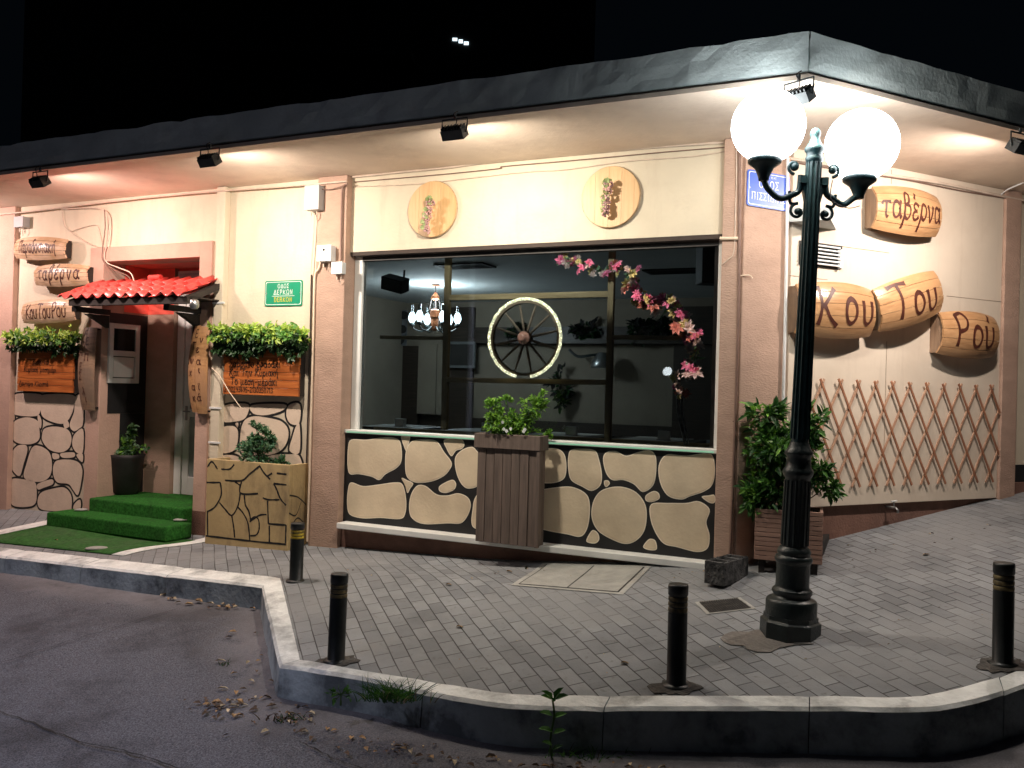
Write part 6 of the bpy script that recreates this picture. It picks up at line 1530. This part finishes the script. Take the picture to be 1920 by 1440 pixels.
o = part('leaf_litter', mb, [DRY1, DRY2, DRY3]); tag(o, 'brown dry leaves drifted along the foot of the kerb', 'leaf litter', kind='stuff')
mb = MB(); random.seed(92)
scatter(16, [(560,1060),(800,1075),(1000,1065),(1250,1075),(1340,1070)], 9, (.015,.03), (3,4,3), False)
scatter(22, [(1560,1050),(1700,1000),(1860,980)], 16, (.015,.028), (3,4,5), False)
scatter(22, [(620,1170),(900,1200),(1200,1230),(1600,1190),(1860,1120)], 30, (.010,.02), (3,4,5), False)
o = part('leaf_bits', mb, [DRY1, DRY2, DRY3]); tag(o, 'tiny leaf scraps scattered over the paving', 'leaf litter', kind='stuff')
for (px, py, lb) in ((835,1098,'pale curled leaf on the paving left of the access cover'),(1163,1245,'pale leaf on the paving left of the middle bollard'),(949,1073,'yellowish leaf under the ledge of the mural'),(1730,1042,'pale leaf on the paving right of the slatted planter'),(855,1177,'tiny leaf on the paving blocks in front of the mural'),(103,1014,'pale leaf lying on the green mat')):
    p = G(px, py); mb = MB(); L = .05
    for s_ in (0, 1): leaf(mb, Vector((0,0,.006+.004*s_)), Vector((1,.2-.5*s_,.15)), Vector((0,.2,1)), L, L*.5, s_, .3)
    o = part('fallen_leaf', mb, [DRY2, DRY1]); o.location = p; o.rotation_euler.z = random.uniform(-.4,.4); tag(o, lb, 'leaf', 'single leaves on the paving')
for (px, py, lb) in ((405,1293,'pale leaf on the road beside the inner kerb'),(425,1326,'long pale leaf on the road below the damp stain'),(402,1241,'lone leaf on the road halfway along the short kerb')):
    p = Rd(px, py, .012); mb = MB(); leaf(mb, Vector((0,0,.006)), Vector((1,.1,.15)), Vector((0,.2,1)), .075, .03, 0, .3)
    o = part('fallen_leaf', mb, [DRY2]); o.location = p; tag(o, lb, 'leaf', 'single leaves on the road')
def tuft(label, p, n, L, w, seed, mats=(LF1, LF2, DRY2), cat='weed', spread=.1, lean=.8):
    random.seed(seed); mb = MB()
    for i in range(n):
        b = Vector((random.gauss(0, spread*.5), random.gauss(0, .02), 0)); d = Vector((random.uniform(-lean,lean), random.uniform(-lean,lean*.3), 1)).normalized(); l = L*random.uniform(.5,1.1)
        side = d.cross(Vector((0,1,0))).normalized()*w; pts = []
        for k in range(5): t_ = k/4; q = b+d*l*t_+Vector((d.x*.45, d.y*.45, -.28))*l*t_*t_; wd = (1-t_)**.7; pts += [q-side*wd, q+side*wd]
        mb.add(pts, [(2*k,2*k+1,2*k+3,2*k+2) for k in range(4)], random.choices((0,1,2), (3,5,1))[0], True)
    o = part('grass_tuft', mb, list(mats)); o.location = p; tag(o, label, cat); return o
kf = lambda px, py: Rd(px, py)
def at_kerb(px):  # foot of the kerb face below pixel column px
    p0 = G(px, 1320); return None
w1 = onZ(735, 1310, -1.70); tuft('tuft of grass growing from the kerb joint below the front kerb edge', Vector((w1.x, w1.y-.03, w1.z+.0)), 170, .19, .003, 81, spread=.15, mats=(LF2, LF3, DRY2))
w2 = onZ(640, 1320, -1.76); shrub('kerb_weed', 'thin trailing weed on the kerb face left of the grass tuft', Vector((w2.x, w2.y-.02, w2.z)), [(0,0,.06,.07,.02,.06)], 42, .03, [LF2, LF3], (1,1), 82, GSTEM, cat='weed')
p = Rd(1035, 1425); random.seed(83)
t = thing('broadleaf_weed', 'tall weed with broad leaves standing in the gutter in front of the kerb', 'weed', Matrix.Translation(p))
mb = MB(); mb.tube(spline([(0,0,0),(-.01,.01,.1),(.005,0,.22),(-.005,.0,.30)], 5), .006, 6); part('stem', mb, GSTEM, t)
mb = MB()
for (z, a, L) in ((.30,20,.08),(.30,75,.085),(.30,120,.08),(.30,170,.07),(.29,260,.06),(.22,200,.08),(.21,-20,.075),(.14,190,.08),(.13,10,.07),(.07,230,.07),(.05,-40,.06)):
    d = Vector((math.cos(math.radians(a))*.9, -.35 if a > 180 else -.1, .45)); leaf(mb, Vector((0,0,z)), d, Vector((0,-.4,1)), L, L*.5, random.choice((0,1)))
part('leaves', mb, [LF2, LF3], t)
p = Rd(1110, 1420); tuft('low weeds with small stalks in the gutter beside the broadleaf weed', p, 50, .09, .003, 84, spread=.25, mats=(LF3, LF2, DRY3))
p = Rd(540, 1352); tuft('dark weed clump in the gutter at the kerb corner', p, 46, .08, .004, 85, spread=.16, mats=(LF3, DRY3, DRY2))
p = Rd(420, 1248); tuft('small dry sprig growing from the road near the short kerb', p, 12, .07, .0022, 86, spread=.03, mats=(DRY3, LF3, DRY3), lean=.5)
p = G(1130-0, 1068); tuft('tiny dark sprout between the paving and the access cover', G(986,1066), 8, .04, .003, 87, spread=.01, mats=(LF3, LF3, DRY3), lean=.4)

# ------------------------------------------------------------------ dark apartment block behind, with one lit window
t = thing('apartment_block', 'nearly black apartment block behind the tavern with one lit window high up', 'building', T(0, 30, 0))
DKW = mat('night_wall', (.045,.048,.05), .95, .1, 2)
mb = MB(); mb.box(-17, 2.5, 0, 10, -3, 26); part('wall', mb, DKW, t)
mb = MB()
for zf_ in range(8):
    mb.box(-10.8, -3.6, -1.2, -.01, 1.5+zf_*3.1, 1.7+zf_*3.1)
    for i in range(37): mb.box(-10.8+i*.2, -10.77+i*.2, -1.2, -1.17, 1.7+zf_*3.1, 2.6+zf_*3.1)
    mb.box(-10.8, -3.6, -1.22, -1.16, 2.601+zf_*3.1, 2.66+zf_*3.1)
part('balcony', mb, DKW, t)
LITW = emis('lit_window', (.75,.92,1.0), 1.6)
d = ray(865, 78); pw_ = d*(30/d.y)
for i, (dx, dz, w, h) in enumerate(((-.22,.06,.16,.10),(-.02,.0,.14,.12),(.17,-.06,.16,.11))):
    mb = MB(); mb.box(pw_.x+dx-w/2, pw_.x+dx+w/2, -.03, -.012, pw_.z+dz-h/2, pw_.z+dz+h/2); part('lit_window', mb, LITW, t)
